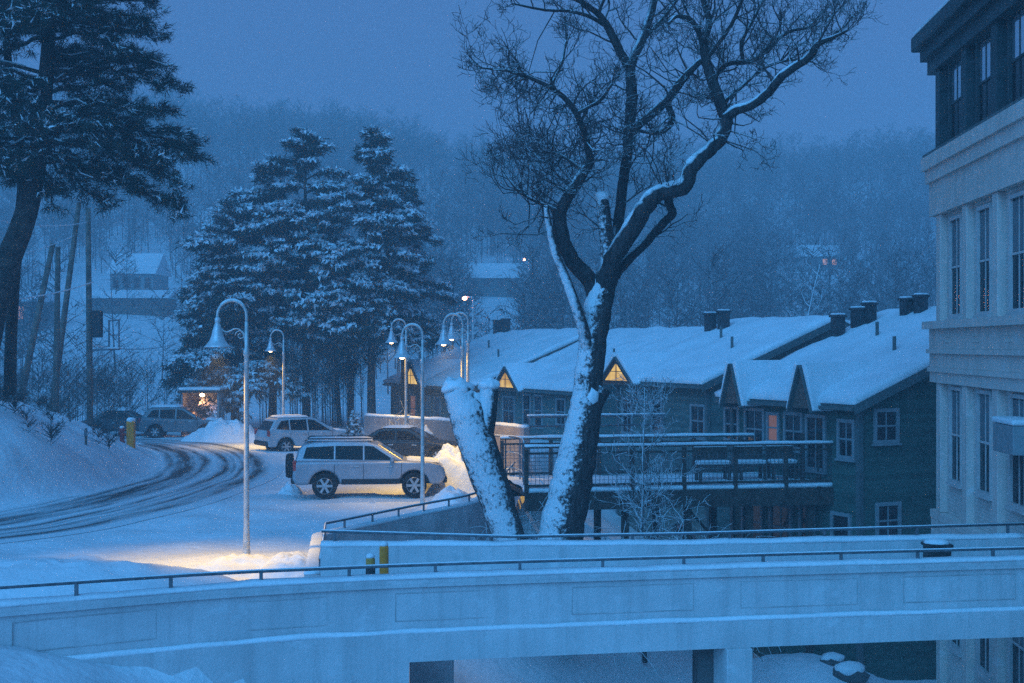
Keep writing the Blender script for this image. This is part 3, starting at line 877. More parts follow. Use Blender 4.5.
    for (s, z, w, h, cols, gl) in gable_wins:
        window(root, gp + HU * s + UP * (z - E.z), HU, -HV, w, h, cols, glass=gl)
    for (s, t, w, h) in chims:
        c = rp(s, t)
        ch = MB().obox(c + UP * (h / 2 - 0.3), HU, HV, UP, w, w, h + 0.6).build('chimney', M['chimney'], roof)
        MB().obox(c + UP * (h + 0.04), HU, HV, UP, w * 1.25, w * 1.25, 0.08).build('chimney_cap', M['chimney'], ch)
        MB().obox(c + UP * (h + 0.11), HU, HV, UP, w * 1.05, w * 1.05, 0.07).build('chimney_snow', M['snow_cap'], ch, bevel=0.03)
    for (s, t) in ((run * 0.45, L * 0.3), (run * 0.62, L * 0.62)):
        c = rp(s, t)
        MB().tube([c, c + UP * 0.72], 0.06, 8).build('vent_pipe', M['trim_dark'], roof)
    # gutter along the eave
    MB().obox(rp(-0.07, L / 2, -0.10), HV, HU, UP, L - 0.1, 0.10, 0.10).build('gutter', M['trim_dark'], roof)
    return root

townhouse('nearest dark green clapboard townhouse beside the cream building, two steep gablets on its eave',
          (10.13, 42.0, -1.77), 7.4, 7.4, -11.0,
          [(2.3, 1.0, 1.30, False), (6.1, 1.0, 1.30, False)],
          [(0.95, -2.85, 0.62, 1.0, 2, 'glass'), (2.45, -3.05, 0.8, 1.55, 2, 'glass'), (3.6, -2.75, 0.8, 1.0, 2, 'glass'), (4.7, -2.7, 0.5, 0.8, 1, 'lit_pink'),
           (5.75, -2.8, 0.95, 1.2, 2, 'glass'), (7.1, -2.7, 0.7, 1.0, 2, 'glass'),
           (1.2, -5.95, 0.75, 1.5, 1, 'glass'), (2.9, -5.9, 0.6, 1.7, 2, 'glass'), (4.3, -5.9, 1.0, 1.5, 2, 'glass'), (5.9, -5.9, 1.0, 1.5, 2, 'glass')],
          [(0.98, -2.44, 0.74, 0.84, 2, 'glass'), (1.05, -5.3, 0.74, 0.9, 2, 'glass')],
          [(4.75, 6.9, 0.36, 0.85), (5.5, 6.75, 0.36, 0.8), (5.85, 6.55, 0.36, 0.85), (6.5, 5.35, 0.34, 0.72), (6.65, 4.8, 0.34, 0.76)], back=7)
townhouse('second townhouse along the row, one lit yellow gable by the foreground trunk',
          (7.5, 56.0, -1.55), 7.9, 6.6, -11.0,
          [(6.5, 3.0, 1.15, True)],
          [(1.0, -3.05, 0.9, 1.15, 2, 'glass'), (4.2, -3.0, 0.7, 1.2, 1, 'glass'), (6.7, -3.1, 0.7, 1.4, 2, 'glass')], (),
          [(4.9, 7.0, 0.40, 0.95), (5.15, 6.3, 0.40, 0.95)], sid='siding_pale')
townhouse('third townhouse along the row, lit yellow gable seen between the two trunks',
          (3.54, 69.0, -2.3), 11.4, 7.8, -11.0,
          [(8.7, 3.2, 1.25, True)],
          [(1.2, -3.4, 0.9, 1.2, 2, 'glass'), (3.4, -3.4, 0.9, 1.2, 2, 'glass'), (6.0, -3.45, 0.8, 1.5, 1, 'glass'), (7.4, -3.45, 0.8, 1.5, 1, 'glass'), (9.7, -3.6, 1.4, 1.4, 2, 'glass')], (),
          [], sid='siding_pale')
townhouse('farthest townhouse at the end of the row behind the paired street lamps',
          (-2.36, 80.0, -2.45), 14.2, 8.2, -8.0,
          [(8.7, 3.6, 1.5, True)],
          [(1.5, -3.9, 0.9, 1.4, 1, 'glass'), (3.5, -3.9, 0.9, 1.4, 1, 'glass'), (6.0, -4.0, 0.9, 1.6, 1, 'glass'), (7.6, -4.0, 0.9, 1.6, 1, 'glass'), (10.0, -4.0, 0.9, 1.6, 1, 'lit_pink'), (12.3, -4.0, 0.9, 1.4, 1, 'glass')], (),
          [(7.6, 13.0, 0.45, 1.0), (7.8, 12.1, 0.45, 1.0)], sid='siding_pale')

# ------------------------------------------------------------------ timber walkway reaching the nearest townhouse
wk = thing('timber_walkway', 'raised timber walkway with mesh railings leading to the nearest townhouse', 'walkway', (5, 43, LOW))
WA, WB = Vector((0.38, 41.9, 0)), Vector((10.0, 43.72, 0))
wu = (WB - WA).normalized(); wn_ = Vector((-wu.y, wu.x, 0)); WL = (WB - WA).length
wc = (WA + WB) / 2
ZD = -4.33
MB().obox(wc + wn_ * 2.0 + UP * (ZD - 0.06), wu, wn_, UP, WL, 4.0, 0.12).build('deck', M['wood_dark'], wk)
MB().obox(wc + UP * (ZD - 0.30), wu, wn_, UP, WL, 0.14, 0.52).build('fascia', M['wood_dark'], wk)
MB().obox(wc + wn_ * 4.1 + UP * (ZD - 0.30), wu, wn_, UP, WL, 0.14, 0.52).build('fascia', M['wood_dark'], wk)
sn = snow_strip([tuple(WA.lerp(WB, k / 8))[:2] for k in range(9)], ZD - 0.03, 0.4, 0.16, seed=31)
sn.build('deck_snow', M['snow_cap'], wk, smooth=True)
dsn = MB()
NSX, NSY = 40, 10
for i in range(NSX + 1):
    for j in range(NSY + 1):
        q = WA + wu * (WL * i / NSX) + wn_ * (0.25 + 3.6 * j / NSY)
        dsn.v.append((q.x, q.y, ZD + 0.05 + 0.05 * (1 + nz(q.x * 1.3, q.y * 1.3))))
for i in range(NSX):
    for j in range(NSY):
        a = i * (NSY + 1) + j
        dsn.f.append((a, a + NSY + 1, a + NSY + 2, a + 1))
dsn.build('deck_snow', M['snow_cap'], wk, smooth=True)
for off_, nm in ((0.02, 'front_railing'), (4.05, 'rear_railing')):
    rl = MB()
    o_ = wn_ * off_
    rl.obox(wc + o_ + UP * (ZD + 1.30), wu, wn_, UP, WL, 0.12, 0.05)
    rl.obox(wc + o_ + UP * (ZD + 1.13), wu, wn_, UP, WL, 0.05, 0.06)
    rl.obox(wc + o_ + UP * (ZD + 0.17), wu, wn_, UP, WL, 0.05, 0.07)
    rl = rl.build(nm, M['wood_dark'], wk)
    for k in range(7):
        q = WA.lerp(WB, 0.005 + 0.99 * k / 6) + o_
        MB().obox(q + UP * (ZD + 0.57), wu, wn_, UP, 0.11, 0.11, 1.36).build('post', M['wood_dark'], rl)
    ms = MB()
    nb = int(WL / 0.13)
    for k in range(nb):
        q = WA + wu * (0.06 + WL * k / nb) + o_
        ms.obox(q + UP * (ZD + 0.65), wu, wn_, UP, 0.012, 0.012, 0.92)
    for k in range(1, 8):
        ms.obox(wc + o_ + UP * (ZD + 0.2 + 0.115 * k), wu, wn_, UP, WL, 0.010, 0.010)
    ms.build('mesh_infill', M['rail'], rl)
    a_ = WA + o_ - wn_ * 0.06; b_ = WB + o_ - wn_ * 0.06
    snow_strip([tuple(a_.lerp(b_, k / 6))[:2] for k in range(7)], ZD + 1.322, 0.12, 0.08, seed=41 + off_, wob=0.015).build('snow', M['snow_cap'], rl, smooth=True)
for k in range(4):
    q = WA.lerp(WB, 0.32 + 0.2 * k)
    for off_ in (0.3, 3.7):
        p = q + wn_ * off_
        MB().box((p.x, p.y, (ZD - 0.4 + LOW) / 2 - 0.2), (0.2, 0.2, ZD - 0.4 - LOW + 0.4), rz=0.19).build('support_post', M['wood_dark'], wk)
# gate posts at the house end
for s_, h_ in ((8.9, 1.6), (9.45, 1.6)):
    q = WA + wu * s_ + wn_ * 0.6
    MB().box((q.x, q.y, ZD + h_ / 2), (0.13, 0.13, h_)).build('gate_post', M['wood_dark'], wk)

def bench(s, w, label):
    q = WA + wu * s + wn_ * 1.5 + UP * (ZD + 0.1)
    t = thing('bench', label, 'bench', tuple(q))
    MB().obox(q + UP * 0.45, wu, wn_, UP, w, 0.5, 0.08).build('seat', M['wood_dark'], t)
    MB().obox(q + UP * 0.75 + wn_ * 0.26, wu, wn_, UP, w, 0.07, 0.55).build('backrest', M['wood_dark'], t)
    for a in (-1, 1):
        for b in (-1, 1):
            MB().obox(q + wu * a * (w / 2 - 0.08) + wn_ * b * 0.2 + UP * 0.2, wu, wn_, UP, 0.09, 0.09, 0.42).build('leg', M['wood_dark'], t)
    MB().obox(q + UP * 0.55, wu, wn_, UP, w * 0.96, 0.44, 0.14).build('snow', M['snow_cap'], t, bevel=0.05)
    MB().obox(q + UP * 1.06 + wn_ * 0.26, wu, wn_, UP, w * 0.98, 0.1, 0.1).build('snow', M['snow_cap'], t, bevel=0.03)
bench(6.3, 1.1, 'snow topped bench on the walkway, farthest of three from the house door')
bench(7.55, 0.95, 'dark boxy bench in the middle of the three on the walkway')
bench(8.6, 0.9, 'snow topped bench on the walkway close against the green facade')

# stairs under the walkway
st = thing('outdoor_stair', 'dark outdoor stair with snowy treads under the timber walkway', 'stairs', (6.2, 47, LOW))
for k in range(9):
    MB().box((5.6 + 0.28 * k, 46.6, -6.1 - 0.32 * k), (0.3, 1.2, 0.08)).build('tread', M['wood_dark'], st)
sm = MB()
for k in range(9): sm.box((5.6 + 0.28 * k, 46.6, -6.02 - 0.32 * k), (0.27, 1.1, 0.09))
sm.build('snow', M['snow_cap'], st)
for y in (46.0, 47.2):
    MB().bar((5.4, y, -5.95), (8.0, y, -8.9), 0.07, 0.28).build('stringer', M['wood_dark'], st)
    MB().bar((5.4, y, -4.95), (8.0, y, -7.9), 0.06).build('handrail', M['wood_dark'], st)

# ------------------------------------------------------------------ cream building on the right
FX0, FY0 = 11.16, 37.8
fd = Vector((-94.0, -F, 0)).normalized()             # along the facade towards the camera
fn = Vector((-fd.y, fd.x, 0))
if fn.x > 0: fn = -fn                                # outward (towards the bridge)
def FPt(y, z, out=0.0):
    t = (FY0 - y) / -fd.y
    p = Vector((FX0, FY0, 0)) + fd * t + fn * out
    return Vector((p.x, p.y, z))
cb_ = thing('cream_building', 'tall cream masonry building with green top storey at the right edge', 'building', (FX0, FY0, LOW))
YN = 9.0
depth_v = -fn * 16
def slab(z0, z1, out, m, name, y0=None, y1=None, inset=0.0, back=None, bevel=0.0):
    a = FPt(FY0 if y0 is None else y0, z0, out); b = FPt(YN if y1 is None else y1, z0, out)
    bk = depth_v if back is None else -fn * back
    poly = [a, b, b + bk, a + bk]
    o = MB().prism(poly, UP * (z1 - z0)).build(name, m, cb_, bevel=bevel)
    return o
slab(LOW - 0.8, 5.0, -0.18, M['brick'], 'wall')
slab(5.0, 7.6, -0.20, M['upper_green'], 'upper_wall')
# string courses and cornices
e0 = FY0 + 0.12
slab(4.62, 4.97, 0.24, M['stone'], 'cornice', y0=FY0 + 0.24)
slab(4.28, 4.617, 0.15, M['stone'], 'cornice', y0=FY0 + 0.15)
slab(3.40, 4.277, 0.06, M['stone'], 'frieze', y0=FY0 + 0.06)
slab(0.42, 0.62, 0.22, M['stone'], 'string_course', y0=FY0 + 0.22)
slab(-0.10, 0.417, 0.06, M['stone'], 'frieze', y0=FY0 + 0.06)
slab(-0.22, -0.103, 0.13, M['stone'], 'string_course', y0=FY0 + 0.13)
slab(-0.58, -0.223, 0.05, M['stone'], 'frieze', y0=FY0 + 0.05)
slab(-0.70, -0.583, 0.11, M['stone'], 'string_course', y0=FY0 + 0.11)
slab(-0.98, -0.703, 0.05, M['stone'], 'frieze', y0=FY0 + 0.05)
slab(-4.55, -4.35, 0.04, M['stone'], 'string_course', y0=FY0 + 0.04)
slab(-5.15, -4.553, 0.02, M['stone'], 'frieze', y0=FY0 + 0.02)
# dark green top cornice, three steps
slab(7.18, 7.55, 0.10, M['upper_green'], 'top_cornice', y0=FY0 + 0.1)
slab(7.553, 7.85, 0.26, M['upper_green'], 'top_cornice', y0=FY0 + 0.24)
slab(7.853, 8.25, 0.46, M['upper_green'], 'top_cornice', y0=FY0 + 0.44, bevel=0.04)
slab(4.973, 5.06, 0.20, M['trim_dark'], 'lead_flashing', y0=FY0 + 0.2)
PY = [37.1 - 2.7 * k for k in range(10)]
for k, y in enumerate(PY):
    hw = 0.22
    for (z0, z1) in ((0.625, 3.397), (-4.345, -0.985), (LOW - 0.5, -5.155)):
        a, b = FPt(y + hw, z0, 0.0), FPt(y - hw, z0, 0.0)
        MB().prism([a, b, b - fn * 0.4, a - fn * 0.4], UP * (z1 - z0)).build('pilaster', M['stone'], cb_, bevel=0.015, seg=1)
    a, b = FPt(y + 0.22, 5.063, 0.02), FPt(y - 0.22, 5.063, 0.02)
    MB().prism([a, b, b - fn * 0.4, a - fn * 0.4], UP * 2.113).build('post', M['upper_green'], cb_, bevel=0.015, seg=1)
for k in range(9):
    yc = PY[k] - 1.35
    for (z0, z1, fr) in ((0.78, 3.16, 'stone'), (-3.40, -1.14, 'stone'), (-7.55, -5.3, 'stone')):
        c = FPt(yc, (z0 + z1) / 2, -0.18)
        w_ = window(cb_, c, fd, fn, 1.05, z1 - z0, 2, glass='dark_glass', frame='cream_trim', fw=0.09, depth=0.1)
        # roller blind behind the upper sash: pale upper pane
        MB().obox(c + UP * (z1 - z0) * 0.25 + fn * 0.014, fd, fn, UP, 1.0, 0.010, (z1 - z0) * 0.46).build('blind', M['blind'], w_)
    c = FPt(yc, 6.15, -0.19)
    w_ = window(cb_, c, fd, fn, 1.2, 1.95, 2, glass='dark_glass', frame='upper_green', fw=0.12, depth=0.1)
    MB().obox(c + UP * 0.49 + fn * 0.014, fd, fn, UP, 1.16, 0.010, 0.92).build('upper_sash_pane', M['sky_glass'], w_)
    # little cast ornaments in the frieze
    orn = MB()
    for a in range(4):
        for b in range(2):
            p = FPt(yc - 0.22 + 0.15 * a, 0.10 + 0.14 * b, 0.068)
            orn.obox(p, fd, fn, UP, 0.07, 0.03, 0.07)
    orn.build('ornament', M['stone'], cb_)
# duct box with snow half way up the third window
p = FPt(29.6, -1.95, 0.0)
bxo = MB().obox(p + fn * 0.1, fd, fn, UP, 1.5, 0.6, 0.6).build('canopy', M['trim'], cb_, bevel=0.02)
MB().obox(p + fn * 0.1 + UP * 0.37, fd, fn, UP, 1.56, 0.65, 0.12).build('snow', M['snow_cap'], bxo, bevel=0.04)
# flat roof snow
slab(8.253, 8.40, 0.40, M['roof_snow'], 'roof_snow', y0=FY0 + 0.38, bevel=0.05)

# snow topped boulders at the foot of the green house
for (px, py, d, r, lb) in ((833, 652, 40.4, 0.36, 'smaller snow capped boulder at the foot of the slope below the bridge'), (850, 661, 39.4, 0.46, 'larger snow capped boulder nearest the green wall below the bridge')):
    q = P(px, py, d); q.z = ground_z(q.x, q.y) + r * 0.28
    t = thing('boulder', lb, 'boulder', (q.x, q.y, q.z - r * 0.5))
    MB().blob(q, (r * 1.1, r * 0.8, r * 0.65), int(px), 2, 0.35, 1.5).build('rock', M['shaded_concrete_and_rock'], t)
    MB().blob(q + UP * r * 0.32, (r * 1.0, r * 0.75, r * 0.45), int(px) + 3, 2, 0.25, 1.5).build('snow', M['snow_cap'], t, smooth=True)
# ------------------------------------------------------------------ old bare tree in the foreground
rng = random.Random(7)
def rand_unit(r=rng):
    while True:
        v = Vector((r.uniform(-1, 1), r.uniform(-1, 1), r.uniform(-1, 1)))
        if 0.05 < v.length < 1: return v.normalized()

def smooth3(pts, n=5):
    return catmull(pts, n)

TD = 34.0
def trace(px_pts, d0=TD, jit=None, n=5, rough=0.0, rr=rng):
    """a limb from its joints: (x px, y px, radius px [, depth offset m])"""
    pts, rad = [], []
    for q in px_pts:
        d = d0 + (q[3] if len(q) > 3 else 0)
        pts.append(P(q[0], q[1], d)); rad.append(q[2] / F * d0)
    sp = smooth3(pts, n)
    sr = [float(np.interp(i / n, range(len(rad)), rad)) for i in range(len(sp))]
    if rough:
        sp = [p + rand_unit(rr) * r * rough for p, r in zip(sp, sr)]
    return sp, sr

def grow(mb, p, d, length, r0, level, rr, curl=0.35, up=0.12, kids=(6, 4), n=5, sides=(5, 4, 3)):
    """one twig with its side twigs"""
    pts, rads = [p.copy()], [r0]
    d = d.normalized()
    seg = length / n
    for i in range(n):
        d = (d + rand_unit(rr) * curl + UP * up).normalized()
        pts.append(pts[-1] + d * seg)
        rads.append(max(0.0055, r0 * (1 - 0.75 * (i + 1) / n)))
    mb.tube(pts, rads, sides[min(level, len(sides) - 1)], cap=False)
    if level < len(kids):
        for k in range(kids[level]):
            t = rr.uniform(0.2, 1.0)
            i = min(n - 1, int(t * n)); q = pts[i].lerp(pts[i + 1], t * n - i)
            dd = (pts[i + 1] - pts[i]).normalized()
            side = rand_unit(rr); side = (side - dd * side.dot(dd)).normalized()
            grow(mb, q, dd * 0.55 + side * 0.8, length * rr.uniform(0.35, 0.62), max(0.006, rads[i] * 0.6), level + 1, rr, curl, up, kids, max(3, n - 1), sides)

oak = thing('bare_tree', 'large old bare tree with a snow plastered twin trunk and sawn stubs', 'tree', tuple(P(545, 562, TD)))
LIMBS = {
    'trunk': [(556, 590, 27), (560, 538, 23), (568, 500, 21), (576, 462, 20), (584, 420, 17), (588, 385, 14.5), (592, 345, 14), (597, 312, 14.5), (602, 290, 13), (608, 270, 9), (611, 258, 5)],
    'A': [(598, 305, 9), (590, 281, 8.5), (573, 261, 8, -.2), (562, 236, 7.5, -.4), (560, 211, 7, -.5), (572, 190, 6, -.6), (584, 172, 5, -.6), (590, 158, 3.6, -.7), (577, 114, 3.0, -1.0), (551, 88, 2.3, -1.3), (512, 72, 1.6, -1.6), (482, 68, 0.9, -1.9)],
    'A2': [(562, 232, 4, -.4), (552, 208, 2.6, -.2), (540, 203, 2.2, 0), (518, 190, 1.8, .4), (500, 166, 1.0, .9)],
    'B': [(604, 285, 8), (613, 255, 6.5, .3), (619, 220, 5.6, .5), (623, 185, 5.3, .6), (627, 155, 5.2, .6), (630, 120, 5.6, .7), (632, 97, 6, .7), (631, 66, 5.2, .8), (641, 42, 4.6, 1), (652, 10, 4, 1.3), (657, -25, 3, 1.5), (650, -70, 1.6, 2)],
    'B2': [(631, 72, 4.6, .8), (618, 48, 4.5, .6), (608, 27, 4, .5), (598, 14, 3.2, .3), (580, 1, 2.6, 0), (556, -14, 1.8, -.4), (530, -40, 1, -.8)],
    'B3': [(606, 26, 2.2, .5), (588, 16, 2, .2), (568, 11, 1.7, 0), (545, 10, 1.4, -.4), (515, 4, 1.0, -.8)],
    'C': [(602, 292, 11), (613, 258, 10, -.2), (629, 233, 9.5, -.4), (646, 206, 9, -.6), (660, 193, 8.5, -.7), (683, 187, 8.5, -.8), (691, 168, 7.5, -.8), (707, 152, 7, -.8), (720, 139, 7, -.8), (726, 122, 6.5, -.8), (721, 104, 6, -.7), (712, 80, 5.5, -.6), (706, 61, 4.8, -.5), (704, 44, 4, -.4), (709, 22, 3.4, -.2), (703, 0, 2.8, 0), (694, -30, 2, .3), (700, -70, 1.2, .6)],
    'C2': [(608, 290, 7, .3), (618, 270, 6, .4), (642, 246, 5, .4), (664, 222, 5, .2), (672, 213, 4.5, 0), (668, 200, 4, -.4), (672, 190, 3.5, -.7)],
    'D': [(724, 118, 5, -.8), (737, 110, 4.8, -1), (750, 106, 4.6, -1.2), (769, 92, 4.5, -1.5), (782, 76, 4.2, -1.8), (809, 57, 4, -2.1), (818, 44, 3.2, -2.3), (834, 37, 2.0, -2.5), (848, 30, 1.1, -2.7)],
    'D2': [(714, 84, 3.2, -.6), (718, 70, 3, -.2), (731, 63, 2.8, .2), (753, 60, 2.6, .6), (774, 42, 2.4, 1), (790, 31, 2, 1.3), (808, 27, 1.5, 1.7), (824, 10, 1.0, 2)],
    'E': [(743, 62, 2, .5), (742, 42, 2.2, .5), (752, 22, 1.8, .6), (766, -6, 1.2, .8)],
    'F': [(627, 134, 4, .6), (642, 122, 4.4, .3), (664, 103, 4.4, 0), (676, 88, 4.4, -.2), (686, 75, 3.8, -.4), (701, 60, 3, -.5)],
    'F2': [(666, 102, 3.4, 0), (672, 116, 3.4, .1), (669, 126, 3.2, .2), (657, 133, 2.6, .3), (640, 131, 1.6, .5)],
    'G': [(704, 46, 2.6, -.4), (693, 22, 2.6, -.8), (678, 16, 2.2, -1), (668, 24, 1.4, -1.2)],
    'H': [(706, 60, 2.2, -.5), (728, 30, 2, -.9), (740, 6, 1.6, -1.3), (752, -24, 1, -1.6)],
    'I': [(721, 104, 2.4, -.7), (740, 88, 2, -.2), (764, 68, 1.7, .4), (790, 60, 1.3, .9), (812, 62, 0.9, 1.3)],
    'J': [(585, 172, 2.6, -.6), (566, 158, 2, -.2), (548, 152, 1.5, .2), (528, 158, 1.0, .6)],
    'K': [(576, 114, 2, -1), (600, 100, 1.6, -1.3), (612, 84, 1.2, -1.6)],
    'L': [(641, 42, 2.4, 1), (668, 12, 2, 1.5), (690, -20, 1.4, 2)],
    'M': [(598, 14, 1.8, .3), (606, -10, 1.4, .2), (604, -50, 1, 0)],
    'N': [(550, 88, 1.6, -1.3), (562, 62, 1.4, -1.0), (566, 40, 1.0, -.8)],
}
tp, tr = trace(LIMBS['trunk'], n=6, rough=0.05)
tr[0] *= 1.1
tmb = MB().tube(tp, tr, 18)
# sawn stub on the right trunk
sp_, sr_ = trace([(580, 432, 13), (588, 412, 12), (596, 396, 11), (602, 387, 10.5)], n=4)
tmb.tube(sp_, sr_, 12)
tmb.build('trunk', M['oak'], oak, smooth=True)
MB().blob(P(590, 398, TD - 0.26), (0.20, 0.12, 0.26), 4, 2, 0.3).build('snow', M['snow_cap'], oak, smooth=True)
# sawn trunk leaning to the left
lp_, lr_ = trace([(521, 590, 20), (510, 540, 16), (500, 510, 16.5), (489, 480, 18), (477, 445, 19), (468, 415, 19), (459, 394, 14.5), (457, 389, 13.5)], n=5, rough=0.05)
lm = MB().tube(lp_, lr_, 16)
fp_, fr_ = trace([(478, 445, 14), (484, 420, 12), (488, 402, 9.5), (489, 386, 9)], n=4)
lm.tube(fp_, fr_, 12)
lm.build('sawn_trunk', M['oak_stub'], oak, smooth=True)
d1 = (lp_[-1] - lp_[-4]).normalized(); d2 = (fp_[-1] - fp_[-3]).normalized()
for c_, r_x, r_z in ((lp_[-1] + d1 * 0.03, lr_[-1] * 1.12, 0.24), (fp_[-1] + d2 * 0.02, fr_[-1] * 1.15, 0.17), (P(474, 403, TD - 0.02), 0.22, 0.26)):
    MB().blob(c_, (r_x, r_x, r_z), int(c_.x * 50), 3, 0.35, 2.2).build('snow', M['snow_cap'], oak, smooth=True)
# stub with a cap of snow in the fork
k1, k1r = trace([(606, 285, 8, -.1), (608, 250, 7.5, -.15), (605, 225, 7, -.2), (603, 205, 6.5, -.2), (602, 199, 6, -.2)], n=4)
MB().tube(k1, k1r, 12).build('limb', M['oak'], oak, smooth=True)
MB().blob(P(602, 197, TD - .2), (0.19, 0.16, 0.17), 77, 2, 0.3).build('snow', M['snow_cap'], oak, smooth=True)
# snow plastered thin limb on the left side
w1, w1r = trace([(594, 372, 7, .0), (589, 350, 7, -.15), (582, 325, 6, -.35), (573, 298, 5.2, -.5), (563, 272, 4.6, -.5), (555, 252, 4.2, -.6), (549, 225, 3.4, -.7), (546, 205, 2.5, -.8)], n=4)
MB().tube(w1, w1r, 10).build('limb', M['snowy_limb'], oak, smooth=True)

twm = MB()
ALLP = []
rr = random.Random(11)
for nm, pts in LIMBS.items():
    if nm == 'trunk': continue
    lp, lr = trace(pts, n=5, rough=0.10, rr=rr)
    MB().tube(lp, lr, 9).build('limb', M['oak_limb'] if max(lr) > 0.07 else M['oak_limb'], oak, smooth=True)
    # side shoots, denser towards the tip
    ALLP += lp
    L = len(lp)
    dist = 0
    for i in range(1, L):
        dist += (lp[i] - lp[i - 1]).length
        thin = lr[i] < 0.15
        if nm == 'C' and i < 24: continue
        step = 0.34 if lr[i] < 0.09 else 0.7
        while thin and dist > step:
            dist -= step
            dd = (lp[i] - lp[i - 1]).normalized()
            side = rand_unit(rr); side = (side - dd * side.dot(dd)).normalized()
            if side.z < -0.3: side.z *= -0.5
            ln = rr.uniform(0.7, 1.8) * (1.0 if lr[i] > 0.05 else 0.7)
            grow(twm, lp[i], dd * 0.5 + side, ln, min(0.030, lr[i] * 0.5), 0, rr, curl=0.38, up=0.10, kids=(7, 5), n=6)
    # tip spray
    for k in range(4):
        grow(twm, lp[-1], (lp[-1] - lp[-3]).normalized() + rand_unit(rr) * 0.7, rr.uniform(0.4, 0.8), 0.014, 0, rr, kids=(5, 4), n=5)
# extra dense twiggy clusters on the left where the old limbs throw epicormic shoots
for (cx, cy, n_, ln) in ((548, 165, 16, 1.3), (530, 185, 12, 1.1), (520, 95, 12, 1.2), (575, 140, 12, 1.1), (512, 78, 10, .8), (600, 120, 10, 1.0), (550, 120, 9, 1.0), (650, 150, 12, 1.0), (690, 120, 8, .9), (745, 140, 8, .8), (810, 30, 10, .9), (560, 190, 10, 1.1), (612, 150, 10, .9), (532, 222, 8, .8), (660, 60, 8, .9), (770, 60, 8, .9)):
    for k in range(n_):
        q = P(cx + rr.gauss(0, 14), cy + rr.gauss(0, 10), TD + rr.gauss(-0.4, 0.6))
        a = min(ALLP, key=lambda p: (p - q).length)
        if (a - q).length > 2.2: continue
        midp = a.lerp(q, 0.5) + rand_unit(rr) * 0.12 * (a - q).length
        twm.tube([a, midp, q], [0.020, 0.016, 0.013], 4, cap=False)
        grow(twm, q, (q - midp).normalized() + rand_unit(rr) * 0.7 + UP * 0.2, ln * rr.uniform(0.6, 1.1), 0.013, 0, rr, kids=(6, 4), n=5, curl=0.4)
twm.build('twigs', M['oak_twig'], oak, smooth=False, fix=False)

# snow lying along the upper side of the stout limbs
for nm, k0, k1_ in (('C', 8, 34), ('A', 14, 30), ('F', 4, 18), ('D', 2, 24), ('C2', 6, 20)):
    lp, lr = trace(LIMBS[nm], n=5)
    a = min(len(lp) - 2, k1_)
    pts = [p + Vector((-0.35, -0.2, 0.9)).normalized() * r * 0.72 for p, r in zip(lp, lr)][k0:a]
    rd = [r * 0.52 * (0.75 + 0.5 * nz(p.x * 3, p.z * 3)) for p, r in zip(lp, lr)][k0:a]
    MB().tube(pts, rd, 7).build('snow', M['snow_cap'], oak, smooth=True)

# ------------------------------------------------------------------ other bare trees and shrubs
def small_tree(label, base, h, m, seed, n=16, name='bare_tree', spread=0.9, kids=(6, 4), cat='tree', stem_r=0.05, start=0.2, group=None, twig_r=0.012, up=0.12):
    r_ = random.Random(seed)
    base = Vector(base)
    t = thing(name, label, cat, tuple(base), group=group)
    pts = [base + Vector((0, 0, -0.4))]
    dirn = Vector((0, 0, 1))
    for i in range(8):
        dirn = (dirn + rand_unit(r_) * 0.10 + UP * 0.1).normalized()
        pts.append(pts[-1] + dirn * (h + 0.4) / 8)
    rads = [stem_r * (1 - 0.85 * i / 8) for i in range(9)]
    MB().tube(pts, rads, 7).build('trunk', m, t, smooth=True)
    tw = MB()
    for k in range(n):
        f = r_.uniform(start, 1.0) * 8
        i = min(7, int(f)); q = pts[i].lerp(pts[i + 1], f - i)
        an = r_.uniform(0, 6.28)
        d = Vector((math.cos(an), math.sin(an), r_.uniform(0.1, 0.9)))
        grow(tw, q, d, h * spread * r_.uniform(0.18, 0.36) * (1.2 - f / 12), max(twig_r, rads[i] * 0.4), 0, r_, kids=kids, n=5, up=up)
    tw.build('twigs', m, t, fix=False)
    return t
q = P(645, 545, 38.5)
small_tree('slender young tree with frosted twigs in front of the timber walkway', (q.x, q.y, -8.2), 7.1, M['white_twig'], 21, n=34, spread=0.8, stem_r=0.07, start=0.3, twig_r=0.011)
def shrub(label, base, rx, h, m, seed, n=40, name='shrub', kids=(5, 3), arch=-0.12, group=None):
    r_ = random.Random(seed); base = Vector(base)
    t = thing(name, label, 'shrub', tuple(base), group=group)
    mb = MB()
    for k in range(n):
        an = r_.uniform(0, 6.28); rad = r_.random() ** 0.5
        b = base + Vector((math.cos(an) * rx * rad * 0.5, math.sin(an) * rx * 0.4 * rad, -0.1))
        d = Vector((math.cos(an) * 0.6, math.sin(an) * 0.4, 1.0))
        grow(mb, b, d, h * r_.uniform(0.7, 1.2), 0.024, 0, r_, kids=kids, n=7, up=arch, curl=0.25)
    mb.build('branches', m, t, fix=False)
    return t
shrub('wide arching shrub loaded with snow under the left part of the timber walkway', (2.9, 37.2, -7.4), 3.8, 2.7, M['white_twig'], 5, n=95)
shrub('smaller snowy shrub between the two leaning trunks', (0.75, 36.5, -6.0), 1.2, 1.4, M['white_twig'], 9, n=16)
shrub('twiggy shrub behind the tall lamp pole beside the dark parked car', (-4.5, 60.5, -4.6), 1.3, 1.7, M['white_twig'], 13, n=11, arch=0.0)
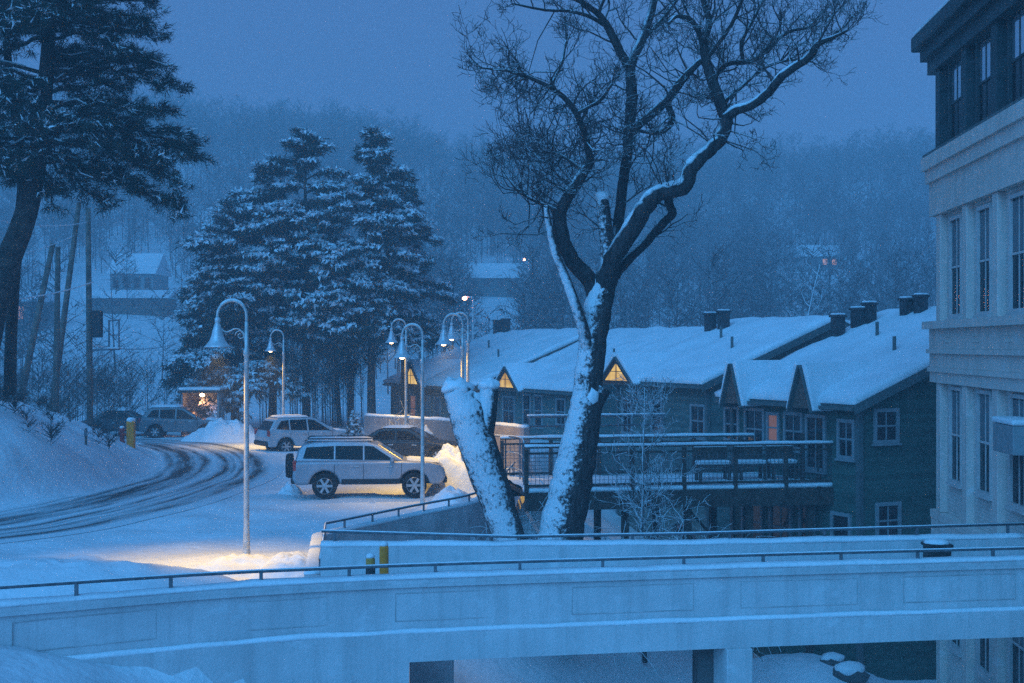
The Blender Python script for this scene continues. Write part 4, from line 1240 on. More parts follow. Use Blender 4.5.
# little snow covered spruce near the white crossover
sp0 = Vector((X_at(354, 66), 66, -5.0))
spr = thing('small_spruce', 'knee high cone shaped spruce smothered in snow by the white crossover', 'tree', tuple(sp0))
tris = []
r_ = np.random.default_rng(3)
for k in range(900):
    z = r_.uniform(0.1, 1.9); rad = 0.75 * (1 - z / 2.0) * math.sqrt(r_.uniform(0.3, 1)); an = r_.uniform(0, 6.28)
    c = np.array([sp0.x + rad * math.cos(an), sp0.y + rad * math.sin(an), sp0.z + z])
    tris.append(c + r_.normal(0, 0.07, (3, 3)))
tris = np.array(tris)
soup('needles', tris[:300], M['needles'], spr); soup('snow', tris[300:], M['twig_snow'], spr)
MB().tube([sp0, sp0 + UP * 1.7], [0.06, 0.02], 6).build('trunk', M['bark'], spr)

# ------------------------------------------------------------------ snowy pines behind the parking area
def clump_tris(c, d, n, size, spread, g, flat=0.6, width=0.22, droop=0.0):
    """n needle sprays around a branch point c growing along d"""
    c = np.asarray(c); d = np.asarray(d)
    o = g.normal(0, 1, (n, 3)) * np.array([spread, spread, spread * flat])
    a = d * 0.8 + g.normal(0, 0.55, (n, 3)); a[:, 2] += g.uniform(-0.25, 0.35, n) - droop
    a /= np.linalg.norm(a, axis=1)[:, None] + 1e-9
    s = np.cross(a, g.normal(0, 1, (n, 3))); s /= np.linalg.norm(s, axis=1)[:, None] + 1e-9
    L = size * g.uniform(0.6, 1.3, (n, 1))
    p = c + o
    return np.stack([p - s * L * width, p + s * L * width, p + a * L], 1)

def snowy_pine(label, base, top, radius, crown_base, seed, nb=90, lean=0.0, dens=1.0, snow=1.0, one_side=None, trunk_r=0.26):
    g = np.random.default_rng(seed); r_ = random.Random(seed)
    base = Vector(base); h = top - base.z
    t = thing('pine_tree', label, 'tree', tuple(base))
    pts, rads = [], []
    for i in range(13):
        f = i / 12
        pts.append(base + Vector((lean * f + 0.15 * nz(f * 3, seed), 0.15 * nz(seed, f * 3), h * f - 0.3)))
        rads.append(trunk_r * (1 - 0.9 * f) + 0.015)
    MB().tube(pts, rads, 8).build('trunk', M['bark'], t, smooth=True)
    br = MB(); ned = []; sno = []
    cb0 = (crown_base - base.z) / h
    for k in range(nb):
        f = cb0 + (1 - cb0) * r_.random() ** 0.95
        rel = (f - cb0) / (1 - cb0)
        an = r_.uniform(0, 6.28)
        if one_side is not None and r_.random() < 0.45: an = one_side + r_.gauss(0, 0.8)
        prof = (0.62 + 0.38 * min(1, rel / 0.2)) * (1 - rel ** 1.7) ** 0.75 + 0.07
        lobe = 0.80 + 0.75 * nz(math.cos(an) * 1.1 + seed, math.sin(an) * 1.1, rel * 4.5)      # uneven outline: long boughs and gaps
        ln = radius * prof * max(0.35, min(1.35, lobe)) * r_.uniform(0.8, 1.1)
        i = min(11, int(f * 12)); p = pts[i].lerp(pts[i + 1], f * 12 - i)
        d = Vector((math.cos(an), math.sin(an), r_.uniform(0.0, 0.45) + 0.5 * rel))
        path = [p]; m = 8
        for j in range(m):
            d = (d + Vector((0, 0, -0.10 - 0.05 * (1 - rel))) + rand_unit(r_) * 0.10).normalized()
            path.append(path[-1] + d * ln / m)
        br.tube(path, [0.05 * (1 - 0.85 * j / m) + 0.006 for j in range(m + 1)], 4, cap=False)
        loaded = nz(math.cos(an) * 1.3 + seed * 2, math.sin(an) * 1.3, f * 5) > -0.30
        ncl = max(3, int(ln * 3.0 * dens))
        for j in range(ncl):
            ff = (0.25 + 0.75 * (j + r_.random()) / ncl) * m
            ii = min(m - 1, int(ff)); c = path[ii].lerp(path[ii + 1], ff - ii)
            dd = (path[ii + 1] - path[ii]).normalized()
            wdt = 0.17 * ln * math.sin(min(1.0, ff / m * 1.15) * math.pi * 0.8)
            sd = dd.cross(UP).normalized() * r_.gauss(0, max(0.05, wdt))
            c = c + sd - UP * 0.18 * abs(sd.length)
            gd = (dd + sd.normalized() * 0.5 - UP * 0.1)
            ned.append(clump_tris(c, gd, 34, 0.32, 0.22, g, 0.45, 0.12, 0.10))
            ned.append(clump_tris(c - UP * 0.15, gd, 12, 0.34, 0.16, g, 0.7, 0.12, 0.35))
            if loaded and r_.random() < 0.92 * snow:
                sno.append(clump_tris(c + UP * 0.17, gd, int(30 * snow), 0.27, 0.20, g, 0.22, 0.32, 0.20))
            elif r_.random() < 0.3 * snow:
                sno.append(clump_tris(c + UP * 0.17, gd, int(7 * snow), 0.24, 0.15, g, 0.22, 0.28, 0.20))
    br.build('branches', M['bark'], t, fix=False)
    soup('needles', np.concatenate(ned), M['needles'], t)
    if sno: soup('snow', np.concatenate(sno), M['twig_snow'], t)
    return t
def pine_at(label, px, top_px, d, rad_px, cb_px, seed, **k):
    z0 = -5.0
    return snowy_pine(label, (X_at(px, d), d, z0), (HY - top_px) / F * d, rad_px / F * d, (HY - cb_px) / F * d, seed, **k)
pine_at('broad low snowy pine on the left flank of the grove, branches near the ground', 236, 190, 83.5, 78, 388, 31, nb=95, one_side=math.pi, dens=1.1)
pine_at('snowy pine with a rounded crown behind the nearest lamp head', 272, 156, 86, 80, 372, 32, nb=85)
pine_at('tallest snowy pine at the middle of the grove', 306, 128, 84, 74, 318, 33, nb=80)
pine_at('tall snowy pine forming the right peak of the grove', 372, 126, 83, 70, 336, 34, nb=95, dens=1.1)
pine_at('shorter bushy snowy pine on the right edge of the grove', 404, 188, 87, 62, 330, 35, nb=70, one_side=0.0)
pine_at('thin leaning pine with a sparse crown between the two peaks', 340, 205, 88, 40, 270, 36, nb=26, lean=-0.8, trunk_r=0.16)
pine_at('small dark pine in the gap under the right peak', 350, 262, 90, 40, 366, 37, nb=36, trunk_r=0.16, snow=0.5)
pine_at('ragged pine filling the hollow behind the left flank of the grove', 205, 262, 88, 46, 395, 38, nb=50, trunk_r=0.16, one_side=math.pi)
# near pine towering at the left edge
def near_pine():
    g = np.random.default_rng(77); r_ = random.Random(77)
    D = 40.0
    t = thing('pine_tree', 'huge dark pine at the left edge spreading over the road bank', 'tree', tuple(P(0, 378, D)))
    tpts = [P(-24, 400, D), P(-16, 360, D), P(-6, 310, D), P(8, 262, D), P(24, 220, D + .1), P(34, 180, D + .2), P(42, 120, D + .3), P(48, 50, D + .3), P(52, -40, D + .4), P(55, -160, D + .4)]
    trd = [15, 13.5, 13, 12.5, 11.5, 10, 8.5, 7, 5.5, 3]
    sp = smooth3(tpts, 4); sr = [float(np.interp(i / 4, range(10), trd)) / F * D for i in range(len(sp))]
    MB().tube(sp, sr, 12).build('trunk', M['bark'], t, smooth=True)
    t2 = [P(10, 395, D + 1), P(11, 340, D + 1), P(14, 280, D + 1), P(18, 230, D + .9), P(22, 170, D + .8), P(8, 60, D + 1), P(0, -60, D + 1)]
    sp2 = smooth3(t2, 4); MB().tube(sp2, [float(np.interp(i / 4, range(7), [6.5, 6, 6, 5.5, 5, 4, 2])) / F * D for i in range(len(sp2))], 9).build('trunk', M['bark'], t, smooth=True)
    limbs = []
    # limbs reaching right, traced: start y on trunk, then tip
    for (sy, tx, ty, dd) in ((-30, 146, -20, -.5), (10, 150, 4, .6), (25, 156, 22, -.6), (40, 160, 36, .2), (60, 166, 64, -.4), (72, 150, 76, .8), (85, 160, 62, 1.2), (95, 186, 88, -.2), (105, 168, 112, .6), (110, 150, 116, -.8),
                             (122, 140, 122, 0.3), (128, 196, 150, -.2), (132, 190, 140, .5), (130, 200, 158, .3), (140, 184, 182, -.5), (140, 172, 168, .8), (148, 150, 160, -.9), (150, 186, 212, 0.1), (152, 168, 200, .6), (155, 140, 186, -.3), (150, 122, 172, .9), (158, 108, 204, .2), (160, 90, 178, -.7), (165, 60, 190, .4), (170, 54, 202, -.4),
                             (0, 120, 30, 1.6), (30, 118, 52, -1.7), (70, 120, 92, 1.8), (100, 110, 130, -1.5), (50, 100, 70, 2.2), (120, 96, 142, -2.2), (-60, 130, -40, .3), (-90, 110, -80, -.4), (20, 90, 10, -2.2), (80, 84, 100, 2.6)):
        limbs.append((sy, tx, ty, dd))
    for k in range(74):     # limbs to the left and in depth
        sy = r_.uniform(-120, 165); limbs.append((sy, r_.uniform(-130, 110) if sy < 110 else r_.uniform(-120, 60), sy + r_.uniform(-10, 34), r_.gauss(-0.6, 2.0)))
    br = MB(); ned = []; sno = []
    for (sy, tx, ty, dd) in limbs:
        x0 = float(np.interp(sy, [-160, -40, 50, 120, 180], [55, 52, 48, 42, 34]))
        a = P(x0, sy, D + .3); b = P(tx, ty, D + dd)
        m = 9; sag = (b - a).length * 0.07
        path = []
        for j in range(m + 1):
            f = j / m
            q = a.lerp(b, f) + UP * (math.sin(f * math.pi) * sag * (1 if ty < sy + 25 else 0.6)) + rand_unit(r_) * 0.10 * min(1, f * 4)
            path.append(q)
        br.tube(path, [0.055 * (1 - 0.85 * j / m) + 0.008 for j in range(m + 1)], 5, cap=False)
        L = (b - a).length
        nt = int(7 + L * 8.5)
        for j in range(nt):
            f = 0.25 + 0.75 * r_.random() ** 0.75
            ii = min(m - 1, int(f * m)); c = path[ii].lerp(path[ii + 1], f * m - ii)
            d0 = (path[ii + 1] - path[ii]).normalized()
            sd = rand_unit(r_); sd = (sd - d0 * sd.dot(d0)); sd.z *= 0.25
            ln = r_.uniform(0.12, 0.5) * (1.15 - 0.4 * f)
            c2 = c + sd.normalized() * ln + d0 * ln * 0.6
            br.tube([c, c.lerp(c2, 0.5) + UP * 0.02, c2], [0.010, 0.008, 0.005], 3, cap=False)
            ned.append(clump_tris(c2, (d0 * 0.6 + sd.normalized() * 0.5), 34, 0.20, 0.085, g, 0.7, 0.055))
            ned.append(clump_tris(c.lerp(c2, 0.5), (d0 * 0.6 + sd.normalized() * 0.5), 18, 0.18, 0.08, g, 0.7, 0.055))
            if r_.random() < 0.40:
                sno.append(clump_tris(c2 + UP * 0.05, (d0 + sd.normalized() * 0.4), 6, 0.20, 0.06, g, 0.3, 0.14, 0.1))
        # snow along the limb
        if r_.random() < 0.8:
            snl.tube([p + UP * 0.045 for p in path[1:]], [0.04 * (1 - 0.7 * j / m) for j in range(m)], 4, cap=False)
    br.build('branches', M['bark'], t, fix=False)
    soup('needles', np.concatenate(ned), M['needles_near'], t)
    soup('snow', np.concatenate(sno), M['twig_snow'], t)
    snl.build('limb_snow', M['twig_snow'], t, fix=False)
snl = MB()
near_pine()

# ------------------------------------------------------------------ wooded hillside (one mass) and brush
g = np.random.default_rng(5)
def tree_kit(seed, h, n1, n2, w=1.0, tw=0.10):
    """loose slender triangles of one bare tree, unit placed at origin"""
    r_ = np.random.default_rng(seed); out = []
    def tri(a, b, w):
        a, b = np.array(a), np.array(b); d = b - a
        for _ in range(2):
            s = np.cross(d, r_.normal(0, 1, 3)); s /= np.linalg.norm(s) + 1e-9
            out.append([a - s * w, a + s * w, b])
    tri((0, 0, -1), (r_.normal(0, .03) * h, r_.normal(0, .03) * h, h), tw)
    for k in range(n1):
        z = h * r_.uniform(0.25, 0.92); an = r_.uniform(0, 6.28); L = h * 0.34 * (1.15 - z / h) * r_.uniform(0.7, 1.3) + 0.5
        d = np.array([math.cos(an), math.sin(an), r_.uniform(0.35, 1.1)]); d /= np.linalg.norm(d)
        a = np.array([0, 0, z]); b = a + d * L; tri(a, b, 0.055 * w)
        for j in range(n2):
            f = r_.uniform(0.3, 1.0); c = a + d * L * f
            e = d * 0.7 + r_.normal(0, 0.55, 3); e /= np.linalg.norm(e); tri(c, c + e * L * r_.uniform(0.25, 0.5), 0.032 * w)
    return np.array(out, dtype=np.float32)
kits = [tree_kit(100 + i, 1.0 * hh, 24, 7) for i, hh in enumerate((9, 10, 11, 12, 13, 10, 12, 8))]
allt = []
CLEAR = [(px_, hw_, ground_hit(px_, py_)) for px_, hw_, py_ in ((494, 24, 292), (816, 22, 270))]
count = 0
while count < 4600:
    y = 125 + 490 * g.random() ** 0.8
    x = g.uniform(-0.42 * y - 15, 0.42 * y + 15)
    px = CX + x / y * F
    if px > 940: continue
    if any(abs(px - a) < b and c - 120 < y < c + 8 for a, b, c in CLEAR): continue
    if nz(x * 0.025, y * 0.025, 9) < -0.08 and g.random() < 0.6: continue
    if 60 < px < 190 and 118 < y < 250 and g.random() < 0.86: continue                # open snow field on the left
    if y < 150 and px > 560 and g.random() < 0.5: continue
    z = ground_z(float(x), float(y))
    k = kits[g.integers(len(kits))]; an = g.uniform(0, 6.28); sc = g.uniform(0.75, 1.25) * (1 + 0.3 * (y > 300))
    c, s = math.cos(an), math.sin(an)
    rot = np.array([[c, -s, 0], [s, c, 0], [0, 0, 1]], dtype=np.float32) * sc
    allt.append(k @ rot.T + np.array([x, y, z], dtype=np.float32)); count += 1
forest = soup('forest', np.concatenate(allt), M['forest'])
tag(forest, 'bare snow dusted woods covering the misty hillside', 'forest', kind='stuff')

def brush(label, boxes, n, seed, h):
    r_ = np.random.default_rng(seed); out = []
    ks = [tree_kit(seed * 10 + i, hh, 16, 6, 0.35, 0.012 + 0.005 * hh) for i, hh in enumerate((h, h * 0.8, h * 1.2))]
    for k in range(n):
        (x0, x1, y0, y1) = boxes[r_.integers(len(boxes))]
        x, y = r_.uniform(x0, x1), r_.uniform(y0, y1)
        z = ground_z(float(x), float(y)); sc = r_.uniform(0.5, 1.2)
        out.append(ks[r_.integers(3)] * np.array([sc * .8, sc * .8, sc], dtype=np.float32) * np.array([1, 1, 1], dtype=np.float32) + np.array([x, y, z], dtype=np.float32))
    tris = np.concatenate(out)
    o = soup('undergrowth', tris, M['brush'])
    return tag(o, label, 'undergrowth', kind='stuff')
brush('tangle of bare saplings behind the left bank and parked cars', [(-34, -17, 80, 100), (-30, -20, 70, 82)], 150, 3, 4.5)
brush('tall thin bare saplings under the snowy pine grove', [(-18, -9.5, 86, 100), (-16, -10, 80, 90)], 80, 4, 7.0)
brush('dead stalks poking from the snowy roadside bank', [(-21, -15.5, 44, 57), (-18.5, -14.6, 46, 53)], 26, 6, 0.5)
q = P(795, 330, 95)
small_tree('pale frosted bare tree rising behind the townhouse roofs', (q.x, q.y, -8), 13.5, M['snowy_limb'], 41, n=18, spread=0.8, stem_r=0.16, start=0.5, twig_r=0.03)
# ------------------------------------------------------------------ street lamps (origin at the foot, head towards -x)
def lamp_proto(label, bulb_out, power):
    t = thing('street_lamp', label, 'street lamp', (0, 0, 0), group='crook necked street lamps around the parking area')
    MB().lathe([(0.0, -0.7), (0.13, -0.7), (0.13, 0.05), (0.085, 0.12), (0.075, 0.5), (0.062, 0.9), (0.055, 2.6), (0.052, 4.55), (0.068, 4.57), (0.068, 4.70), (0.045, 4.74), (0.040, 5.30), (0.0, 5.31)], n=14).build('pole', M['pole_metal'], t, smooth=True)
    arc = [(0, 0, 5.2)] + [(-0.31 + 0.31 * math.cos(a), 0, 5.44 + 0.32 * math.sin(a)) for a in [math.pi * k / 14 for k in range(15)]] + [(-0.62, 0, 5.36)]
    am = MB().tube(arc, 0.032, 8)
    am.build('crook_arm', M['pole_metal'], t, smooth=True)
    sc = [(-0.03, 0, 4.86), (-0.06, 0, 5.02), (-0.14, 0, 5.13), (-0.25, 0, 5.15), (-0.36, 0, 5.10), (-0.46, 0, 5.09), (-0.60, 0, 5.20)]
    s_ = MB().tube([tuple(v) for v in catmull([Vector(p) for p in sc], 4)], 0.016, 6)
    sp = [(-0.13 - 0.115 * (1 - k / 26) * math.cos(k * 0.42), 0, 5.01 + 0.115 * (1 - k / 26) * math.sin(k * 0.42)) for k in range(20)]
    s_.tube(sp, 0.012, 6)
    s_.build('scroll', M['pole_metal'], t, smooth=True)
    prof = [(0.035, 5.40), (0.06, 5.37), (0.06, 5.31), (0.045, 5.28), (0.07, 5.23), (0.11, 5.10), (0.13, 5.0), (0.17, 4.90), (0.25, 4.80), (0.285, 4.765), (0.285, 4.75), (0.265, 4.755), (0.16, 4.87), (0.115, 4.98), (0.06, 5.05)]
    bell = MB().lathe(prof, (-0.62, 0, 0), 22).build('lamp_shade', M['bell'], t, smooth=True)
    MB().blob((-0.62, 0, 4.86 - bulb_out), (0.09, 0.09, 0.07), 1, 2, 0.0).build('bulb', M['bulb'], bell, smooth=True)
    MB().tube([(x - 0.0, y, z + 0.026) for x, y, z in arc[3:13]], 0.022, 6).build('snow', M['snow_cap'], t, smooth=True)
    ld = bpy.data.lights.new('lamp_light', 'SPOT')
    ld.energy = power; ld.color = LAMP_COL; ld.spot_size = R(122); ld.spot_blend = 1.0; ld.shadow_soft_size = 0.09
    lo = bpy.data.objects.new('lamp_light', ld); COL.objects.link(lo); lo.parent = t
    lo.location = (-0.62, 0, 4.80 - bulb_out - 0.11)
    return t
lp1 = lamp_proto('nearest and largest crook necked street lamp, its foot in a brightly lit snow mound', 0.0, LAMP_W)
for c_ in lp1.children:
    if c_.type == 'LIGHT': c_.data.energy = LAMP_W * 0.95
    if c_.type == 'LIGHT': c_.data.spot_size = R(100)
lp1_l = [c for c in lp1.children if c.type == 'LIGHT']
lp1.location = (X_at(246.5, 30.7), 30.7, LOT); lp1.rotation_euler = (0, 0, R(4))
lp2 = lamp_proto('street lamp standing in front of the snowy pines, behind the white crossover', 0.085, LAMP_W)
lp2.location = (X_at(283.5, 68), 68, -5.05)
def lamp(px, d, zt, rz, label, k=1.0):
    o = dup(lp2, (X_at(px, d), d, zt - 5.76), R(rz), label)
    for c in o.children:
        if c.type == 'LIGHT':
            c.data = c.data.copy(); c.data.energy = LAMP_W * k
    return o
lamp(422.5, 43, 0.62, -3, 'street lamp in front of the silver off-roader bonnet, bulb glowing', 0.14)
lamp(406, 61, 1.10, 5, 'street lamp behind the one at the silver bonnet, left of the four clustered lamps', 0.6)
lamp(462.5, 47, 1.02, 0, 'street lamp just above the sawn left trunk, its head lower of the close pair', 0.8)
lamp(468, 54, 1.22, 0, 'street lamp behind the sawn left trunk, its pole right of the close pair', 1.0)
# distant lights seen through the trees
def far_lamp(px, py, d, label, r=0.16):
    q = P(px, py, d); gz = ground_z(q.x, q.y)
    t = thing('street_lamp', label, 'street lamp', (q.x, q.y, gz))
    MB().tube([(q.x, q.y, gz - 0.5), (q.x, q.y, q.z - 0.1)], 0.09, 6).build('pole', M['pole_metal'], t)
    MB().tube([(q.x, q.y, q.z - 0.1), (q.x, q.y, q.z + 0.15), (q.x - 0.7, q.y, q.z + 0.2)], 0.06, 6).build('arm', M['pole_metal'], t)
    MB().blob((q.x - 0.7, q.y - .1, q.z + 0.05), (r * 1.3, r, r), 2, 2, 0).build('bulb', M['far_light'], t, smooth=True)
far_lamp(473, 299, 120, 'far street lamp glowing orange above the rear townhouse roof')
far_lamp(529, 260, 210, 'faint far street lamp on the hillside left of the old tree')

# ------------------------------------------------------------------ vehicles (x forward, origin on the ground under the centre)
def arch_outline(profile, wheels, r_arch, zb):
    """lower edge with wheel arches, from rear to front"""
    pts = []
    for xw, zw in wheels:
        a0 = math.asin(max(-1, min(1, (zb - zw) / r_arch)))
        for k in range(11):
            a = math.pi - a0 - (math.pi - 2 * a0) * k / 10
            pts.append((xw + r_arch * math.cos(a), zw + r_arch * math.sin(a)))
    return pts

def vehicle(name, label, cat, loc, rz, body, cabin, wins, wheels, wr, width, m_paint, roof_z, belt_z, front_glass=True, snow=True, snow_list=(), spare=False, rails=False, tail=None, head=None, group=None, handles=(), bumper=True, arch=None, seams=(), cladding=False):
    t = thing(name, label, cat, loc, rz, group)
    W2 = width / 2
    loc_off = Vector(loc)
    def mk(mb, nm, m, par=t, **k):
        """local-space build"""
        o = MB.build(mb, nm, m, None, **k); o.parent = par; return o
    zb = body[0][1]
    low = arch_outline(None, wheels, arch or wr * 1.18, zb)
    outline = [body[0]] + low + list(body[1:])
    mb = MB().prism([Vector((x, -W2, z)) for x, z in outline], (0, width, 0))
    bo = mk(mb, 'body', m_paint, bevel=0.09, seg=4)
    if cladding:
        cl = MB()
        for sg in (-1, 1):
            cl.box((0.05, sg * (W2 + 0.004), zb + 0.10), (wheels[1][0] - wheels[0][0] - 2 * wr * 1.22, 0.03, 0.16))
        mk(cl, 'sill_cladding', M['plastic'])
    # cabin: side profile narrowing towards the roof
    def yw(z): return lerp(W2 - 0.05, W2 - 0.27, (z - belt_z) / (roof_z - belt_z))
    n = len(cabin)
    vs = [Vector((x, -yw(z), z)) for x, z in cabin] + [Vector((x, yw(z), z)) for x, z in cabin]
    fs = [tuple(reversed(range(n))), tuple(range(n, 2 * n))] + [(k, (k + 1) % n, n + (k + 1) % n, n + k) for k in range(n)]
    ca = MB(); ca.add(vs, fs)
    mk(ca, 'cabin', m_paint, bevel=0.08, seg=4)
    for poly in wins:
        for sg in (-1, 1):
            ps = [Vector((x, sg * (yw(z) - 0.02), z)) for x, z in poly]
            mk(MB().prism(ps, (0, sg * 0.026, 0)), 'side_window', M['car_glass'])
    # windscreen and rear glass on the sloping ends of the cabin (roof ends given by the profile order)
    def end_glass(a, b, nm):
        (xa, za), (xb, zb_) = a, b
        dx = xb - xa; dz = zb_ - za; nn = Vector((dz, 0, -dx)).normalized()
        if (nn.x > 0) != (xa > 0): nn = -nn
        pa = [lerp(xa, xb, 0.10), lerp(za, zb_, 0.10)]; pb = [lerp(xa, xb, 0.86), lerp(za, zb_, 0.86)]
        ps = [Vector((pa[0], -yw(pa[1]) + 0.09, pa[1])), Vector((pa[0], yw(pa[1]) - 0.09, pa[1])), Vector((pb[0], yw(pb[1]) - 0.09, pb[1])), Vector((pb[0], -yw(pb[1]) + 0.09, pb[1]))]
        ps = [p - nn * 0.02 for p in ps]
        mk(MB().prism(ps, nn * 0.026), nm, M['car_glass'])
    end_glass(cabin[-1], cabin[-2], 'windscreen')
    end_glass(cabin[0], cabin[1], 'rear_window')
    # wheels
    for (xw, zw) in wheels:
        for sg in (-1, 1):
            yo = sg * (W2 - 0.11)
            wt = [(wr * 0.62, -0.11), (wr * 0.93, -0.115), (wr, -0.08), (wr, 0.08), (wr * 0.93, 0.115), (wr * 0.62, 0.11)]
            wh = mk(MB().lathe(wt, (xw, yo, zw), 24, 'y'), 'wheel', M['rubber'], smooth=False)
            rim = MB().lathe([(0.02, sg * 0.06), (wr * 0.6, sg * 0.075), (wr * 0.66, sg * 0.105), (wr * 0.62, sg * 0.118), (wr * 0.55, sg * 0.085)], (xw, yo, zw), 20, 'y')
            for k in range(6):
                a = k * math.pi / 3
                rim.obox((xw + math.cos(a) * wr * 0.33, yo + sg * 0.118, zw + math.sin(a) * wr * 0.33), (math.cos(a), 0, math.sin(a)), (0, 1, 0), (-math.sin(a), 0, math.cos(a)), wr * 0.58, 0.03, 0.075)
            rim.lathe([(0.0, sg * 0.14), (0.06, sg * 0.135), (0.06, sg * 0.06)], (xw, yo, zw), 10, 'y')
            mk(rim, 'rim', M['rim'], par=wh)
    # dark wheel housings and underside
    un = MB().box(((body[0][0] + body[-1][0]) / 2 * 0 + 0.0, 0, zb + 0.16), (wheels[1][0] - wheels[0][0] + 2 * wr + 0.3, width - 0.34, 0.30))
    mk(un, 'underbody', M['plastic'])
    for x in seams:
        for sg in (-1, 1):
            mk(MB().box((x, sg * (W2 + 0.001), (belt_z + zb) / 2 + 0.06), (0.014, 0.008, belt_z - zb - 0.22)), 'door_seam', M['plastic'])
    for x in handles:
        for sg in (-1, 1):
            mk(MB().box((x, sg * (W2 + 0.012), belt_z - 0.13), (0.20, 0.035, 0.035)), 'door_handle', M['rim'], bevel=0.01)
    xf = cabin[-1][0]
    for sg in (-1, 1):
        mk(MB().box((xf - 0.42, sg * (W2 + 0.07), belt_z + 0.10), (0.13, 0.20, 0.17)), 'wing_mirror', m_paint, bevel=0.04)
    if tail:
        for sg in (-1, 1):
            mk(MB().box((tail[0], sg * (W2 - 0.09), tail[1]), (0.10, 0.20, tail[2])), 'tail_light', M['red_lens'], bevel=0.02)
    if head:
        for sg in (-1, 1):
            mk(MB().box((head[0], sg * (W2 - 0.22), head[1]), (0.16, 0.36, 0.17)), 'headlight', M['lens'], bevel=0.03)
        mk(MB().box((head[0] + 0.03, 0, head[1] - 0.02), (0.10, width * 0.42, 0.16)), 'grille', M['plastic'])
        mk(MB().box((head[0] + 0.06, 0, head[1] - 0.26), (0.06, 0.5, 0.11)), 'number_plate', M['trim'])
    if bumper:
        x0 = min(p[0] for p in body); x1 = max(p[0] for p in body)
        mk(MB().box((x1 - 0.03, 0, zb + 0.14), (0.16, width - 0.12, 0.22)), 'bumper', M['plastic'], bevel=0.05)
        mk(MB().box((x0 + 0.03, 0, zb + 0.14), (0.16, width - 0.12, 0.22)), 'bumper', M['plastic'], bevel=0.05)
    if rails:
        for sg in (-1, 1):
            a, b = cabin[1][0] + 0.2, cabin[-2][0] - 0.1
            mk(MB().tube([(a, sg * (W2 - 0.30), roof_z), (a + 0.1, sg * (W2 - 0.30), roof_z + 0.07), (b - 0.1, sg * (W2 - 0.30), roof_z + 0.07), (b, sg * (W2 - 0.30), roof_z)], 0.022, 6), 'roof_rail', M['plastic'])
    if spare:
        x0 = min(p[0] for p in body)
        mk(MB().lathe([(0.05, -0.22), (wr * 0.9, -0.22), (wr, -0.15), (wr, 0), (wr * 0.6, 0.02)], (x0 - 0.03, 0.05, 0.95), 22, 'x'), 'spare_wheel', M['rubber'])
    for (cx, cy, cz, sx, sy, sz) in snow_list:
        m2 = MB(); nx_, ny_ = 12, 8
        for i in range(nx_ + 1):
            for j in range(ny_ + 1):
                u, v = i / nx_ * 2 - 1, j / ny_ * 2 - 1
                e = max(0, 1 - max(abs(u), abs(v)) ** 6)
                zz = cz[0] + (cz[1] - cz[0]) * (u + 1) / 2 if hasattr(cz, '__len__') else cz
                m2.v.append((cx + u * sx / 2, cy + v * sy / 2, zz + sz * e ** 0.5 * (1 + 0.25 * nz(u * 2 + loc[0], v * 2 + loc[1]))))
        for i in range(nx_):
            for j in range(ny_):
                a = i * (ny_ + 1) + j
                m2.f.append((a, a + ny_ + 1, a + ny_ + 2, a + 1))
        mk(m2, 'snow', M['snow_cap'], smooth=True)
    return t

silver = paint('silver_paint', (0.36, 0.37, 0.40), 0.3, 0.35)
white_p = paint('white_paint', (0.48, 0.48, 0.50), 0.05, 0.35)
black_p = paint('black_paint', (0.022, 0.022, 0.025), 0.2, 0.3)
grey_p = paint('grey_paint', (0.19, 0.195, 0.205), 0.3, 0.4)
dark_p = paint('dark_grey_paint', (0.06, 0.065, 0.07), 0.3, 0.4)

def suv_body(label, loc, rz, m, **k):
    body = [(-2.28, 0.42), (2.18, 0.42), (2.33, 0.52), (2.38, 0.70), (2.34, 0.90), (2.20, 1.03), (1.85, 1.12), (1.05, 1.16), (-2.28, 1.16), (-2.36, 0.95), (-2.38, 0.60)]
    cabin = [(-2.30, 1.12), (-2.20, 1.50), (-2.06, 1.67), (-1.7, 1.755), (-0.9, 1.785), (-0.05, 1.76), (0.28, 1.67), (1.14, 1.12)]
    wins = [[(-2.05, 1.24), (-1.95, 1.58), (-1.10, 1.62), (-1.10, 1.21)], [(-1.05, 1.21), (-1.05, 1.62), (-0.20, 1.62), (-0.20, 1.19)], [(-0.15, 1.19), (-0.15, 1.62), (0.12, 1.60), (0.76, 1.18)]]
    return vehicle('parked_off_roader', label, 'off-roader', loc, rz, body, cabin, wins, [(-1.38, 0.39), (1.40, 0.39)], 0.39, 1.86, m, 1.77, 1.12, arch=0.47, spare=True, rails=True,
                   tail=(-2.31, 1.02, 0.32), head=(2.22, 0.88), handles=(-0.40, 0.62), seams=(-1.08, -0.18, 1.0), cladding=True, **k)
def crossover(name, label, cat, loc, rz, m, **k):
    body = [(-2.18, 0.36), (2.10, 0.36), (2.24, 0.50), (2.26, 0.72), (2.10, 0.90), (1.20, 1.04), (-2.10, 1.10), (-2.22, 0.80)]
    cabin = [(-2.14, 1.04), (-1.78, 1.58), (-1.50, 1.68), (-0.10, 1.68), (0.20, 1.60), (1.22, 1.00)]
    wins = [[(-1.78, 1.16), (-1.52, 1.52), (-1.16, 1.56), (-1.16, 1.12)], [(-1.09, 1.11), (-1.09, 1.56), (-0.30, 1.57), (-0.30, 1.08)], [(-0.22, 1.08), (-0.22, 1.57), (0.08, 1.54), (0.84, 1.05)]]
    return vehicle(name, label, cat, loc, rz, body, cabin, wins, [(-1.33, 0.36), (1.37, 0.36)], 0.36, 1.82, m, 1.68, 1.04, arch=0.43,
                   tail=(-2.16, 0.98, 0.26), head=(2.12, 0.78), handles=(-0.45, 0.5), seams=(-1.12, -0.26, 0.92), **k)
